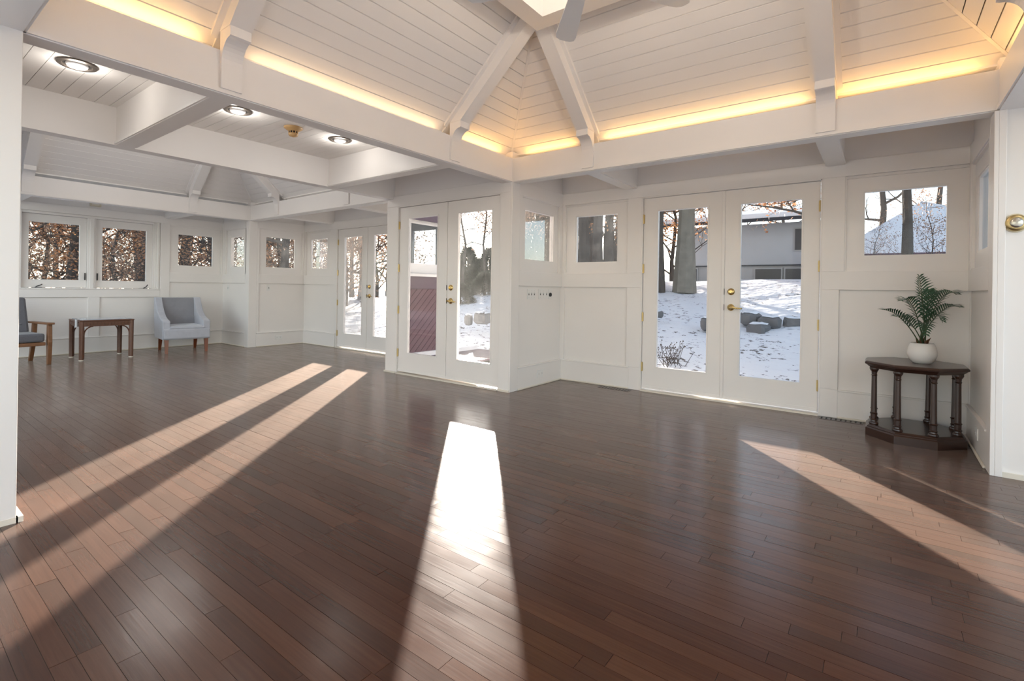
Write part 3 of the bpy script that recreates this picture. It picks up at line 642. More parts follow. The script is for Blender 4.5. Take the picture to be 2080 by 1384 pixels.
plate('wall_outlet', 'white outlet low behind the legs of the velvet chair', fW3, S3(3.515), S3(3.645), .096, .168, 2, 'outlet', 'baseboard outlets', 'outlet', .0205)
plate('wall_outlet', 'white outlet in shadow beside the palm table', fEb, .42, .515, .105, .185, 2, 'outlet', 'baseboard outlets', 'outlet', .0205)
plate('switch_plate', 'single white switch below the far square window', fW2, .305, .375, .995, 1.105, 1, 'switch', None)
plate('switch_plate', 'faint single white switch on the short wall by the velvet chair', fN2, .18, .255, .985, 1.09, 1, 'switch', None)
c = fW3.p(S3(2.28), 0, 2.315); t = empty('door_chime', c); tag(t, 'small beige box under the far beam above the casements', 'chime'); inv = Matrix.Translation(-c)
o = MB().box(S3(2.21), S3(2.35), 0, .035, 2.283, 2.343, fW3).build('cover', 'plastic_beige', bevel=.006); o.parent = t; o.matrix_parent_inverse = inv
o = MB().box(S3(2.235), S3(2.325), .035, .038, 2.30, 2.326, fW3).build('grille', 'cream_shoe'); o.parent = t; o.matrix_parent_inverse = inv
c = Vector((.622, YN, 1.528)); t = empty('wall_thermostat', c); tag(t, 'round bronze-rimmed thermostat on the wall at the right edge', 'thermostat')
MB().lathe([(.056, 0), (.057, .004), (.052, .007)], 36, (0, 0, 0), (0, -1, 0)).build('base', 'plastic_beige', t, smooth=True)
MB().lathe([(.050, .006), (.050, .020), (.046, .026), (.034, .030), (.030, .030)], 36, (0, 0, 0), (0, -1, 0)).build('dial_ring', 'old_brass', t, smooth=True)
MB().lathe([(.031, .029), (.029, .036), (.020, .040), (.001, .041)], 36, (0, 0, 0), (0, -1, 0)).build('face', 'nickel', t, smooth=True)

# ------------------------------------------------------------------ octagonal table and palm
TC = Vector((.19, 4.86, 0)); t = empty('side_table', TC); tag(t, 'dark octagonal side table on turned columns under the palm', 'table')
def octa(ap, z): return [(ap / math.cos(math.pi / 8) * math.cos(math.pi / 8 + k * math.pi / 4), ap / math.cos(math.pi / 8) * math.sin(math.pi / 8 + k * math.pi / 4), z) for k in range(8)]
def octstack(levels):
    mb = MB(); n = len(levels); vs_ = []
    for ap, z in levels: vs_ += octa(ap, z)
    fs = [tuple(range(7, -1, -1)), tuple(range((n - 1) * 8, n * 8))]
    for i in range(n - 1):
        for j in range(8): fs.append((i * 8 + j, i * 8 + (j + 1) % 8, (i + 1) * 8 + (j + 1) % 8, (i + 1) * 8 + j))
    return mb.add(vs_, fs)
octstack([(.294, 0), (.294, .058), (.290, .062), (.284, .066), (.284, .072), (.276, .078), (.270, .084), (.262, .086)]).build('base', 'dark_oak', t)
octstack([(.262, .522), (.270, .526), (.276, .534), (.280, .536), (.292, .548), (.301, .552), (.303, .562), (.296, .572), (.288, .575)]).build('tabletop', 'dark_oak', t)
cprof = [(.030, .086), (.032, .094), (.030, .102), (.022, .108), (.020, .118), (.026, .124), (.020, .130), (.021, .165), (.026, .172), (.020, .178), (.0195, .20), (.0165, .46), (.021, .466), (.017, .472), (.019, .492), (.026, .502), (.030, .512), (.030, .524)]
lg = None
for k, (px, py, _) in enumerate(octa(.243, 0)):
    if lg is None: lg = MB().lathe(cprof, 16).build('column', 'dark_oak', t, smooth=False); o = lg
    else: o = lg.copy(); COL.objects.link(o)
    o.location = (px, py, 0)
PC = Vector((.235, 4.855, .5755)); t = empty('potted_palm', PC); tag(t, 'small green palm in a rounded white ceramic pot', 'plant')
MB().lathe([(.050, 0), (.058, .004), (.078, .028), (.089, .060), (.090, .085), (.084, .118), (.074, .146), (.068, .153), (.065, .150), (.070, .12)], 40, cap=False).build('pot', 'ceramic', t, smooth=True)
MB().lathe([(.067, .140), (.03, .146), (.001, .147)], 24, cap=False).build('soil', 'soil', t)
Rp = random.Random(3)
def frond(base, tip, rise, n=24, ll=.10):
    n = int(n * .6); ll *= 1.08
    """rachis as a quadratic arc with paired leaflets"""
    b = Vector(base); tp = Vector(tip); mid = (b + tp) / 2 + Vector((0, 0, rise)); N = 26
    pts = [b * (1 - u) ** 2 + mid * 2 * u * (1 - u) + tp * u * u for u in [i / N for i in range(N + 1)]]
    st = MB().tube(pts, [.0045 * (1 - .8 * i / N) for i in range(N + 1)], 5).build('frond', 'palm_stem', t)
    mb = MB()
    for i in range(n * 2):
        u = .28 + .72 * (i // 2 + .5) / n; j = min(int(u * N), N - 1); p = pts[j].lerp(pts[j + 1], u * N - j)
        d = (pts[j + 1] - pts[j]).normalized(); side = d.cross(Vector((0, 0, 1)))
        side = side.normalized() if side.length > .1 else Vector((1, 0, 0)); upv = side.cross(d).normalized()
        sg = 1 if i % 2 else -1; k = math.sin(min(1, (u - .2) / .8) * math.pi * .86 + .28)
        l = ll * max(.35, k) * Rp.uniform(.88, 1.1)
        dr = (d * .75 + side * sg * .72 + upv * .30).normalized(); dr2 = (dr + Vector((0, 0, -.42))).normalized()
        w = .0060; wv = d.cross(dr).cross(dr).normalized() * w
        q1 = p + dr * l * .55; q2 = q1 + dr2 * l * .45
        mb.add([p - wv * .5, p + wv * .5, q1 + wv, q1 - wv, q2], [(0, 1, 2, 3), (3, 2, 4)])
    mb.build('leaflet', 'palm', st)['kind'] = 'stuff'
r_, f_ = Vector((rt.x, rt.y, 0)), Vector((fw.x, fw.y, 0))
def P3(r, z, dpt=0): return r_ * r + f_ * dpt + Vector((0, 0, z - PC.z))
bs = lambda a: Vector((.02 * math.cos(a), .02 * math.sin(a), .14))
frond(bs(0), P3(-.045, 1.235, -.02), .10, 24, .10)            # upright
frond(bs(1), P3(-.225, 1.045, -.08), .24, 24, .095)           # upper left arch
frond(bs(2), P3(.335, 1.10, .085), .28, 28, .105)              # upper right arch, towards the corner
frond(bs(3), P3(.315, 1.0, .035), .20, 28, .10)              # lower right arch
frond(bs(4), P3(-.33, .975, -.03), .13, 26, .10)              # left
frond(bs(5), P3(-.30, .93, -.12), .13, 26, .10)               # left lower
frond(bs(1.5), P3(-.14, .80, -.20), .24, 20, .085)            # drooping towards viewer
frond(bs(2.5), P3(.03, .90, -.14), .24, 20, .09)
frond(bs(.5), P3(.09, 1.13, .05), .12, 22, .10)
frond(bs(3.5), P3(.20, 1.12, .09), .20, 24, .09)
mb = MB()
for a, b_ in ((0, .05), (1.3, .06), (2.4, .05), (3.6, .045), (4.4, .06), (5.4, .07)):
    mb.tube([(.025 * math.cos(a), .025 * math.sin(a), .138), (.035 * math.cos(a), .035 * math.sin(a), .17), (b_ * math.cos(a), b_ * math.sin(a), .195)], [.008, .006, .001], 5)
mb.build('husk', 'palm_husk', t)

# ------------------------------------------------------------------ far furniture
t = empty('velvet_armchair', (-9.165, 3.262, 0), math.radians(-8)); tag(t, 'grey velvet armchair with sloping arms under the far square window', 'chair')
MB().box(-.30, .33, -.30, .30, .215, .335).build('seat_base', 'velvet', t, bevel=.015)
MB().box(-.28, .345, -.318, .318, .225, .385).build('seat_front', 'velvet', t, bevel=.02)
MB().ext([(-.26, -.235, .38), (.34, -.235, .38), (.34, -.235, .415), (.20, -.235, .432), (-.26, -.235, .43)], [(-.26, .235, .38), (.34, .235, .38), (.34, .235, .415), (.20, .235, .432), (-.26, .235, .43)]).build('seat_cushion', 'velvet', t, bevel=.015)
MB().hexa([(-.33, -.24, .22), (-.22, -.24, .22), (-.22, .24, .22), (-.33, .24, .22), (-.42, -.24, .865), (-.345, -.24, .865), (-.345, .24, .865), (-.42, .24, .865)]).build('backrest', 'velvet_back', t, bevel=.02)
arm = [(-.33, .215), (.30, .215), (.30, .50), (.275, .515), (.16, .53), (.02, .565), (-.12, .635), (-.22, .72), (-.29, .81), (-.335, .868), (-.43, .868)]
for sgn in (-1, 1):
    MB().ext([(x, sgn * .225, z) for x, z in arm], [(x, sgn * .325, z) for x, z in arm]).build('armrest', 'velvet', t, bevel=.012)
for x, y, dx in ((.27, -.27, .02), (.27, .27, .02), (-.29, -.25, -.05), (-.29, .25, -.05)):
    MB().hexa([(x - .018 + dx, y - .018, 0), (x + .018 + dx, y - .018, 0), (x + .018 + dx, y + .018, 0), (x - .018 + dx, y + .018, 0), (x - .028, y - .028, .22), (x + .028, y - .028, .22), (x + .028, y + .028, .22), (x - .028, y + .028, .22)]).build('leg', 'redbrown', t)

t = empty('end_table', (-9.175, 2.215, 0)); tag(t, 'carved brown end table with rounded brackets and pale top between the chairs', 'table')
HX, HY, ZT = .29, .315, .575
MB().box(-HX, HX, -HY, HY, .545, .563).build('tabletop', 'rattan', t, bevel=.006)
MB().box(-HX + .03, HX - .03, -HY + .03, HY - .03, .563, .572).build('glass_inset', 'glass_top', t, bevel=.003)
for nm, a in (('x0', (-HX + .04, HX - .04, -HY + .015, -HY + .035)), ('x1', (-HX + .04, HX - .04, HY - .035, HY - .015)), ('y0', (-HX + .015, -HX + .035, -HY + .04, HY - .04)), ('y1', (HX - .035, HX - .015, -HY + .04, HY - .04))):
    ap = MB().box(*a, .475, .545).build('apron', 'rattan', t)
    mb = MB(); lx = a[1] - a[0] > a[3] - a[2]; L0, L1 = (a[0], a[1]) if lx else (a[2], a[3]); n = 14
    for k in range(n):
        c = L0 + (k + .5) * (L1 - L0) / n; h = .013
        if lx: yy = a[2] - .004 if a[2] < 0 else a[3] + .004; mb.hexa([(c - h, yy - .004, .49), (c + h, yy - .004, .497), (c + h, yy + .004, .497), (c - h, yy + .004, .49), (c - h, yy - .004, .522), (c + h, yy - .004, .529), (c + h, yy + .004, .529), (c - h, yy + .004, .522)])
        else: xx = a[0] - .004 if a[0] < 0 else a[1] + .004; mb.hexa([(xx - .004, c - h, .49), (xx + .004, c - h, .49), (xx + .004, c + h, .497), (xx - .004, c + h, .497), (xx - .004, c - h, .522), (xx + .004, c - h, .522), (xx + .004, c + h, .529), (xx - .004, c + h, .529)])
    mb.build('carving', 'rattan', ap)
for sx in (-1, 1):
    for sy in (-1, 1):
        x, y = sx * (HX - .03), sy * (HY - .03)
        lgm = MB().tube([(x, y, .004), (x, y, .545)], [.026, .030], 10).build('leg', 'rattan', t)
        MB().lathe([(.028, 0), (.028, .012)], 12, (x, y, 0)).build('foot', 'cream_shoe', lgm)
        for ax in (0, 1):
            pts = [(x - sx * (.026 + .10 * (1 - math.cos(w_))) if ax == 0 else x, y - sy * (.026 + .10 * (1 - math.cos(w_))) if ax == 1 else y, .36 + .115 * math.sin(w_)) for w_ in [i / 8 * math.pi / 2 for i in range(9)]]
            pts = [((x - sx * .026) if ax == 0 else x, (y - sy * .026) if ax == 1 else y, .02)] + pts
            MB().tube(pts, .009, 6).build('bracket', 'rattan', lgm)
MB().box(HX - .20, HX - .13, -HY - .008, -HY + .004, .46, .578).box(HX - .20, HX - .13, -HY - .008, -HY + .10, .572, .578).build('strap', 'strap', t)

t = empty('wooden_armchair', (-9.04, 1.235, 0), math.radians(8)); tag(t, 'dark grey tufted armchair with walnut arms cut off at the left edge', 'chair')
MB().box(-.24, .285, -.265, .265, .305, .415).build('seat_cushion', 'grey_fabric', t, bevel=.025)
MB().hexa([(-.30, -.255, .36), (-.18, -.255, .40), (-.18, .255, .40), (-.30, .255, .36), (-.44, -.255, .87), (-.33, -.255, .88), (-.33, .255, .88), (-.44, .255, .87)]).build('backrest', 'grey_fabric', t, bevel=.03)
bk = t.children[-1]
for yy in (-.17, 0, .17):
    for zz in (.52, .70): MB().lathe([(.014, 0), (.010, .008), (.001, .01)], 10, (-.18 - (zz - .40) * .315, yy, zz), (1, 0, .3)).build('button', 'grey_fabric', bk)
MB().box(-.28, .29, -.27, .27, .255, .30).build('seat_rail', 'walnut', t, bevel=.006)
for sgn in (-1, 1):
    y0, y1 = sorted((sgn * .285, sgn * .33))
    f = [(.255, 0), (.29, 0), (.315, .30), (.30, .535), (.25, .535), (.245, .25)]
    MB().ext([(x, y0, z) for x, z in f], [(x, y1, z) for x, z in f]).build('leg', 'walnut', t, bevel=.006)
    f = [(-.34, 0), (-.305, 0), (-.20, .27), (-.17, .53), (-.23, .53), (-.27, .27)]
    MB().ext([(x, y0, z) for x, z in f], [(x, y1, z) for x, z in f]).build('leg', 'walnut', t, bevel=.006)
    y0, y1 = sorted((sgn * .265, sgn * .345))
    MB().hexa([(-.34, y0, .525), (.335, y0, .53), (.335, y1, .53), (-.34, y1, .525), (-.34, y0, .548), (.335, y0, .556), (.335, y1, .556), (-.34, y1, .548)]).build('armrest', 'walnut', t, bevel=.006)

# ------------------------------------------------------------------ outside
def sm(a, b, x): u = max(0, min(1, (x - a) / (b - a))); return u * u * (3 - 2 * u)
def ground(x, y):
    k = .35 + .65 * sm(-15, -8.5, x)
    d = max(0, y - 5.9); z = .165 * (d if d < 8.6 else 8.6 + (d - 8.6) * .12)
    return -.02 + z * k + .05 * math.sin(x * 1.3 + y * .7) * sm(6, 8, y) + .03 * math.sin(x * 3.1 - y * 2.3) * sm(6, 8, y)
mb = MB(); GX = [-45 + i * .9 for i in range(85)]; GY = [-8 + j * .7 for j in range(70)]
hole = lambda x, y: (X3 - .2 < x < XEB + .2 and YSB - .2 < y < YA + .1)
vs_ = [(x, y, -.22 if hole(x, y) else ground(x, y)) for y in GY for x in GX]; W = len(GX)
mb.add(vs_, [(j * W + i, j * W + i + 1, (j + 1) * W + i + 1, (j + 1) * W + i) for j in range(len(GY) - 1) for i in range(W - 1)])
g = mb.build('ground', 'snow', smooth=True); tag(g, 'snow-covered slope with leaf litter outside the windows', 'snow', kind='structure')
# red siding on the far bay cheek, seen through the middle door
XS = XP + .13
sd = MB().box(XS, XS + .012, YN + .13, YA + .13, .2, RAIL1 - .03).build('exterior_siding', 'slot'); tag(sd, 'dark red diagonal board siding outside the middle door', 'siding', kind='structure')
y0, y1, z0, z1 = YN + .13, YA + .13, .22, 1.07
for k in range(-9, 18):
    c = y0 + k * .102; poly = []
    # parallelogram strip leaning right, clipped to the panel
    P4 = [(c, z0), (c + .094, z0), (c + .094 + (z1 - z0), z1), (c + (z1 - z0), z1)]
    def clip(pl, v, keep):
        o = []
        for i in range(len(pl)):
            a, b = pl[i], pl[(i + 1) % len(pl)]; ia, ib = keep(a[0]), keep(b[0])
            if ia: o.append(a)
            if ia != ib: u = (v - a[0]) / (b[0] - a[0]); o.append((v, a[1] + u * (b[1] - a[1])))
        return o
    P4 = clip(P4, y0, lambda q: q >= y0); P4 = clip(P4, y1, lambda q: q <= y1) if P4 else P4
    if len(P4) >= 3: MB().ext([(XS + .012, a, b) for a, b in P4], [(XS + .030, a, b) for a, b in P4]).build('plank', 'siding', sd)
MB().box(XS + .012, XS + .04, y0, y1, 1.075, RAIL1 - .045).build('band_board', 'siding_band', sd)
MB().box(XS + .0, XS + .07, y0, y1, RAIL1 - .045, RAIL1 - .015).build('window_ledge', 'white', sd)
MB().box(XS, XS + .03, y0, y1, TOPR0 - .1, 2.6).build('frieze_board', 'siding_band', sd)
dk = MB().box(XS, -4.15, YN + .13, YA + .6, -.2, .14).build('deck', 'slot'); tag(dk, 'purplish wooden deck step outside the middle door', 'deck', kind='structure')
for k in range(8): MB().box(XS + .03 + k * .104, XS + .03 + k * .104 + .097, YN + .14, YA + .6, .14, .165).build('plank', 'siding_band', dk)
MB().box(XS + .012, XS + .075, YN + .14, YA + .55, .165, .225).build('snow_drift', 'snow_roof', dk)

# neighbouring house on the slope
h = empty('neighbour_house', (-4, 19, 1.3)); tag(h, 'pale stucco house with snowy low roof beyond the glazed doors', 'building'); inv = Matrix.Translation(-h.location)
def hp(mb, n, m_, par=None):
    o = mb.build(n, m_)
    if par is None: o.parent = h; o.matrix_parent_inverse = inv
    else: o.parent = par
    return o
wl_ = hp(MB().box(-6.2, -1.4, 19, 22, 2.05, 3.5), 'upper_wall', 'stucco')
hp(MB().box(-6.15, -1.45, 19.06, 22, 1.0, 2.05), 'foundation', 'foundation')
rf = hp(MB().hexa([(-6.7, 18.4, 3.50), (-1.05, 18.4, 3.50), (-1.05, 22.4, 4.1), (-6.7, 22.4, 4.1), (-6.7, 18.4, 3.62), (-1.05, 18.4, 3.62), (-1.05, 22.4, 4.25), (-6.7, 22.4, 4.25)]), 'roof', 'eave')
hp(MB().hexa([(-6.7, 18.42, 3.62), (-1.05, 18.42, 3.62), (-1.05, 22.4, 4.25), (-6.7, 22.4, 4.25), (-6.7, 18.42, 3.78), (-1.05, 18.42, 3.78), (-1.05, 22.4, 4.5), (-6.7, 22.4, 4.5)]), 'roof_snow', 'snow_roof')
for x0, x1, a, b in ((-3.55, -2.75, 1.3, 1.92), (-2.62, -1.95, 1.3, 1.92), (-2.35, -1.85, 2.55, 3.25), (-5.9, -5.55, 1.3, 1.95)):
    w = hp(MB().box(x0 - .04, x1 + .04, 18.97, 19.1, a - .04, b + .04), 'window_frame', 'foundation'); o = MB().box(x0, x1, 18.955, 19.05, a, b).build('pane', 'dark_window', w); o.parent = w; o.matrix_parent_inverse = inv.inverted() @ inv
hp(MB().box(-6.2, -1.4, 18.985, 19.01, 2.03, 2.07), 'ledge', 'eave')
g2 = empty('garden_pavilion', (1.1, 21, 2)); tag(g2, 'snow-covered hipped roof beyond the window above the palm', 'building'); inv2 = Matrix.Translation(-g2.location)
mb = MB().add([(-1.3, 17.5, 2.25), (5.2, 17.5, 2.25), (5.2, 24.5, 2.25), (-1.3, 24.5, 2.25), (1.0, 20.8, 4.15)], [(0, 1, 4), (1, 2, 4), (2, 3, 4), (3, 0, 4), (3, 2, 1, 0)])
for mbx, n, m_ in ((mb, 'roof', 'snow_roof'), (MB().box(-1.0, 4.8, 17.9, 24.1, 1.2, 2.25), 'wall', 'eave'), (MB().box(-1.3, 5.2, 17.46, 17.5, 2.12, 2.26), 'fascia', 'siding_band')):
    o = mbx.build(n, m_); o.parent = g2; o.matrix_parent_inverse = inv2

# boulders of the dry-stone bank
def boulder(label, x, y, z, sx, sy, sz, seed):
    r = random.Random(seed); mb = MB(); n, mm = 12, 7
    for i in range(mm + 1):
        th = math.pi * i / mm
        for j in range(n):
            ph = 2 * math.pi * j / n; k = 1 + .18 * math.sin(3 * ph + seed) * math.sin(th) + r.uniform(-.09, .09)
            sq = lambda v: math.copysign(abs(v) ** .6, v)
            mb.v.append((sx * k * sq(math.sin(th) * math.cos(ph)), sy * k * sq(math.sin(th) * math.sin(ph)), sz * k * sq(math.cos(th))))
    for i in range(mm):
        for j in range(n): mb.f.append((i * n + j, (i + 1) * n + j, (i + 1) * n + (j + 1) % n, i * n + (j + 1) % n))
    o = mb.build('boulder', 'rock', loc=(x, y, z), rz=r.uniform(-.3, .3))
    cp_ = MB(); cp_.v = [(a * .97, b * .97, max(c_, sz * .62) * 1.06 + .008) for a, b, c_ in mb.v]; cp_.f = [f for f in mb.f if all(mb.v[i][2] > sz * .60 for i in f)]
    cp_.build('snow_cap', 'snow_roof', o, smooth=True); tag(o, label, 'rock', 'boulders of the snowy bank')
def unproj(px, py, d):
    """point at depth d along the viewing axis"""
    cr, sr = math.cos(ROLL), math.sin(ROLL); x, y = px - CX, py - CY; xr, yr = x * cr + y * sr, -x * sr + y * cr
    return Vector((cam.location.x, cam.location.y, 0)) * 0 + m.translation + fw * d + rt * (xr / F_PX * d) + up * (-yr / F_PX * d)
for lb, px, py, d, sx, sy, sz, sdd in (
    ('grey boulder just right of the door lever', 1523, 651, 8.6, .20, .2, .09, 1), ('blocky grey boulder left of the crack in the bank', 1564, 659, 8.4, .19, .2, .085, 2),
    ('long grey boulder at the right end of the bank', 1612, 660, 8.4, .20, .2, .075, 3), ('low dark boulder under the blocky one', 1541, 674, 8.2, .19, .2, .085, 4), ('small half-buried boulder low in the bank', 1602, 678, 8.2, .12, .15, .04, 5),
    ('grey boulder at the meeting stile of the left leaf', 1437, 662, 8.3, .13, .16, .085, 6), ('boulder at the left edge of the left leaf', 1336, 642, 9, .09, .14, .05, 7),
    ('rounded boulder seen through the sun-dazzled door', 982, 650, 9.5, .16, .2, .085, 8), ('pointed boulder left of the rounded one', 952, 653, 9.5, .06, .1, .08, 9)):
    p = unproj(px, py, d); boulder(lb, p.x, p.y, p.z + .03, sx * .82, sy * .8, sz * 1.3, sdd)

# trees: a few templates, copied
def grow(seed, H, r0, spread, nb, leaves, lsize, leafm, bark='bark', first=.28, tname='oak_tree', clump=1.0, lean=0):
    r = random.Random(seed); tw = MB(); lv = MB(); tips = []
    trunk = [(r.uniform(-.05, .05) * i + lean * i / 6, r.uniform(-.05, .05) * i, H * i / 6) for i in range(7)]
    tw.tube(trunk, [r0 * (1.25 if i == 0 else 1) * (1 - .13 * i) for i in range(7)], 9)
    def branch(p, d, l, rad, lev):
        pts = [p]; q = Vector(p); dd = Vector(d)
        for i in range(4):
            dd = (dd + Vector((r.uniform(-.3, .3), r.uniform(-.3, .3), r.uniform(-.12, .22)))).normalized(); q = q + dd * l / 4; pts.append(q.copy())
            if lev >= 1: tips.append((q.copy(), dd.copy()))
        tw.tube(pts, [rad * (1 - .2 * i) for i in range(5)], 5 if lev < 2 else 3, cap=False)
        if lev < 3:
            for k in range(3 if lev < 2 else 2):
                i = r.randint(1, 4); nd = (dd + Vector((r.uniform(-1, 1), r.uniform(-1, 1), r.uniform(-.3, .7))) * .9).normalized()
                branch(pts[i], nd, l * r.uniform(.45, .7), rad * .5, lev + 1)
    for k in range(nb):
        u = first + (1 - first) * k / nb; i = min(int(u * 6), 5); p = Vector(trunk[i]).lerp(Vector(trunk[i + 1]), u * 6 - i)
        w = k * 2.4 + r.uniform(-.4, .4); branch(p, Vector((math.cos(w), math.sin(w), r.uniform(.05, .6))).normalized(), spread * r.uniform(.7, 1.1) * (1.15 - .5 * u), r0 * .42 * (1.1 - .6 * u), 0)
    if leaves:
        for k in range(leaves):
            p, d = r.choice(tips); p = p + Vector((r.gauss(0, .13), r.gauss(0, .13), r.gauss(0, .1))) * clump
            a = Vector((r.uniform(-1, 1), r.uniform(-1, 1), r.uniform(-.8, .4))).normalized() * lsize * r.uniform(.6, 1.2); b = a.orthogonal().normalized() * a.length * r.uniform(.25, .4)
            lv.add([p, p + a * .5 + b, p + a, p + a * .5 - b], [(0, 1, 2, 3)])
    t = empty(tname); tr = tw.build('trunk', bark, t)
    if leaves: lv.build('crown', leafm, t)
    return t
def evergreen(seed, H, rad, n, tname):
    r = random.Random(seed); lv = MB(); tw = MB().tube([(0, 0, 0), (0, 0, H * .95)], [.05, .01], 6)
    for k in range(n):
        u = r.random() ** .8; z = H * u; rr = rad * (1 - u) ** .7 * r.uniform(.3, 1); w = r.uniform(0, 6.283)
        p = Vector((rr * math.cos(w), rr * math.sin(w), z)); a = Vector((math.cos(w), math.sin(w), r.uniform(-.2, .9))).normalized() * r.uniform(.07, .16); b = a.orthogonal().normalized() * .012
        lv.add([p - b, p + b, p + a], [(0, 1, 2)])
    t = empty(tname); tw.build('trunk', 'bark', t); lv.build('crown', 'leaf_ever', t); return t
T = {'oakA': grow(11, 4.6, .085, 1.9, 17, 3300, .085, 'leaf_russet', first=.10), 'oakB': grow(12, 5.2, .11, 2.0, 18, 3000, .085, 'leaf_brown', first=.12), 'oakC': grow(13, 4.2, .07, 1.8, 18, 3200, .085, 'leaf_russet', first=.06),
     'bare': grow(14, 9, .15, 2.4, 10, 300, .08, 'leaf_brown', tname='bare_tree'), 'big': grow(15, 9, .24, 3.0, 10, 4500, .09, 'leaf_russet', bark='bark_pale', first=.27), 'thicket': grow(16, 2.6, .03, 1.2, 16, 1600, .06, 'leaf_brown', first=.05, tname='thicket_bush'),
     'over': grow(18, 4.6, .10, 2.3, 14, 5200, .10, 'leaf_russet', first=.34), 'high': grow(19, 6.5, .06, 1.9, 17, 5200, .08, 'leaf_brown', first=.29), 'everA': evergreen(21, 1.0, .55, 5200, 'juniper_bush'), 'post': grow(17, 9, .10, 2.2, 8, 250, .08, 'leaf_brown', first=.33, tname='bare_tree')}
usedT = set()
def plant(key, px, d, label, group, s=1.0, rz=None, sz=None, dz=0):
    p = unproj(px, 560, d); base = T[key]
    o = base if key not in usedT else copy_tree(base); usedT.add(key)
    o.location = (p.x, p.y, ground(p.x, p.y) - .03 + dz); o.scale = (s, s, sz or s); o.rotation_euler.z = R.uniform(0, 6.28) if rz is None else rz
    tag(o, label, 'bush' if 'bush' in o.name else 'tree', group)
WOOD = 'oak with russet leaves in the woods behind the far windows'
for key, px, d in (('oakA', -60, 13), ('oakB', 40, 11.5), ('oakC', 85, 12.5), ('oakB', 120, 15), ('oakA', 190, 12.5), ('oakC', 240, 12.5), ('oakB', 290, 13.5), ('oakC', 335, 15), ('oakA', 385, 13.5), ('oakB', 430, 14.5), ('oakC', 470, 16), ('oakB', 520, 16),
                   ('oakA', 570, 15.5), ('oakC', 600, 18), ('oakA', 645, 17), ('oakC', 672, 19)):
    plant(key, px, d, WOOD, 'russet oaks in the far woods', R.uniform(.85, 1.15))
for key, px, d in (('oakA', 700, 20), ('oakB', 735, 24), ('oakC', 765, 27), ('oakB', 790, 31), ('oakA', 715, 27)):
    plant(key, px, d, 'tall russet oak framed by the far double doors', 'oaks framed by the far double doors', 1.5)
for px, d in ((50, 12), (140, 11.5), (220, 14), (300, 12), (400, 13), (480, 14), (560, 16), (640, 15), (690, 19), (735, 19)):
    plant('thicket', px, d, 'low brown thicket under the far oaks', 'thickets under the far oaks', R.uniform(.8, 1.1))
for px, d in ((150, 12), (280, 14), (375, 13), (578, 14), (545, 19)): plant('bare', px, d, 'bare dark trunk among the far oaks', 'bare trunks among the far oaks', R.uniform(.8, 1.0))
# low evergreens in front of the sun
for px, d, s, sz in ((932, 24, 1.7, 1.9), (950, 27, 2.3, 2.8), (975, 25, 1.8, 2.1), (995, 26, 2.4, 2.7), (1022, 25, 1.7, 2.2), (1045, 27, 2.2, 2.8), (1083, 31, 2.0, 7.5), (1112, 27, 2.2, 6.5), (1146, 26, 2.2, 6.0), (935, 13.5, .9, .6), (985, 15, 1.0, .7), (1085, 13, 1.0, .8), (1112, 14.5, 1.2, .75)):
    plant('everA', px, d, 'hazy grey-green juniper against the low sun', 'junipers against the low sun', s, sz=sz)
for px, d, lb in ((940, 19, 'high-crowned tree against the low sun, nearest the door meeting stile'), (985, 20, 'high-crowned tree in the glare of the dazzled door'), (1035, 19.5, 'high-crowned tree hidden by the corner post'), (1090, 21, 'high-crowned tree in the window above the switches')):
    plant('high', px, d, lb, 'high-crowned trees against the low sun', 1.0)
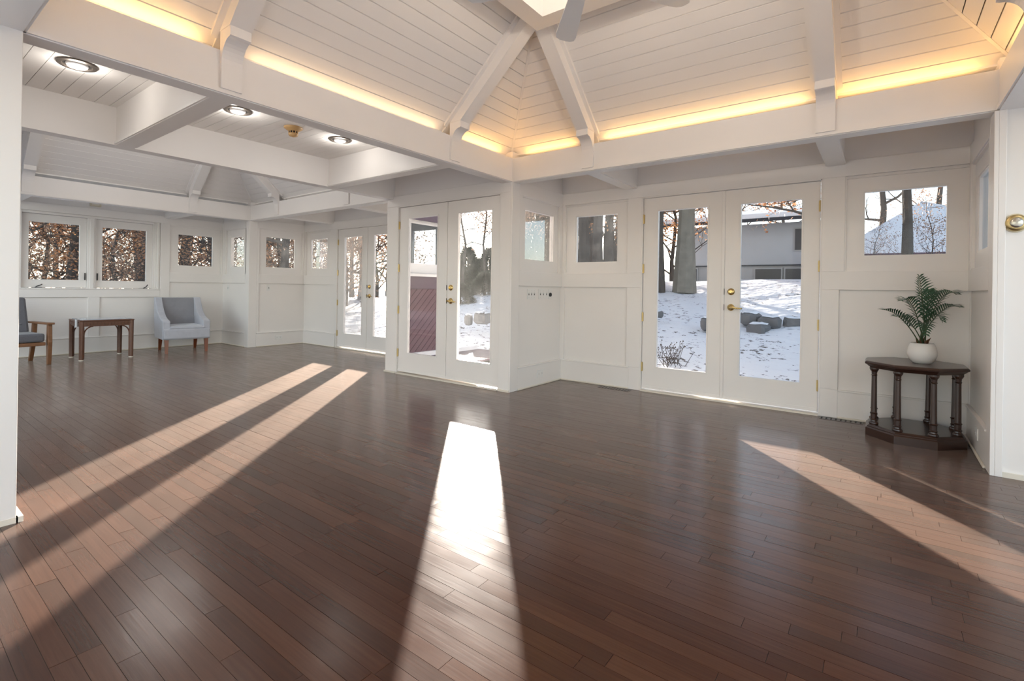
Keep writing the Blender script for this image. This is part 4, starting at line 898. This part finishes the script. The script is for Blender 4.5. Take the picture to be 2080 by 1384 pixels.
for px, d, lb in ((1182, 13, 'dark bare trunk at the left of the corner window'), (1215, 12, 'thick dark trunk in the middle of the corner window'), (1237, 13.5, 'leaning dark trunk at the right of the corner window'), (1200, 17, 'thin trunk behind the corner window trunks'), (1160, 16, 'thin trunk outside the corner of the palm bay'), (1255, 18, 'far thin trunk at the edge of the corner window')):
    plant('bare', px, d, lb, 'dark trunks outside the corner window', R.uniform(.9, 1.2))
plant('oakC', 1250, 14, 'russet oak beside the dark trunks of the corner window', 'oaks by the house', .9)
plant('oakC', 1365, 15, 'small russet oak behind the pale-barked oak', 'oaks by the house', .95)
plant('big', 1390, 12.5, 'thick pale-barked oak in front of the house wall', 'oaks by the house', 1.0)
plant('post', 1342, 12.5, 'slender grey trunk left of the pale-barked oak', 'oaks by the house', 1.0)
plant('over', 1650, 11, 'oak with orange leaves hanging over the house roof', 'oaks by the house', .95, rz=1.0)
plant('oakB', 1590, 27, 'oak rising behind the house roof', 'oaks by the house', 1.2)
plant('oakB', 1480, 27, 'oak far behind the left end of the house', 'oaks by the house', 1.2)
plant('post', 1842, 10.2, 'straight dark trunk in the middle of the palm window', 'trunks outside the palm window', 1.0, rz=2.0)
plant('bare', 1790, 22, 'bare tree behind the snowy pavilion roof', 'trunks outside the palm window', 1.1)
plant('bare', 1905, 24, 'bare tree behind the right slope of the pavilion roof', 'trunks outside the palm window', 1.1)
plant('thicket', 1890, 11, 'brown twigs at the right of the palm window', 'thickets near the pavilion', .6, sz=.75)
plant('thicket', 1778, 13, 'brown twigs at the left of the palm window', 'thickets near the pavilion', .55, sz=.6)
# twiggy shrub close to the doors
r = random.Random(5); mb = MB()
for k in range(26):
    w = r.uniform(0, 6.28); p0 = Vector((r.gauss(0, .06), r.gauss(0, .06), 0)); p1 = p0 + Vector((math.cos(w) * .14, math.sin(w) * .14, r.uniform(.08, .26))); p2 = p1 + Vector((r.uniform(-.12, .12), r.uniform(-.12, .12), r.uniform(0, .1)))
    mb.tube([p0, p1, p2], [.004, .003, .0015], 4)
    for q in (p1, p2): mb.add([q, q + Vector((.02, .01, .01)), q + Vector((.01, .0, .025))], [(0, 1, 2)])
p = unproj(1362, 745, 6.6); o = mb.build('twig_bush', 'twig', loc=(p.x, p.y, ground(p.x, p.y) - .01)); tag(o, 'small twiggy shrub in the snow below the left door pane', 'bush')
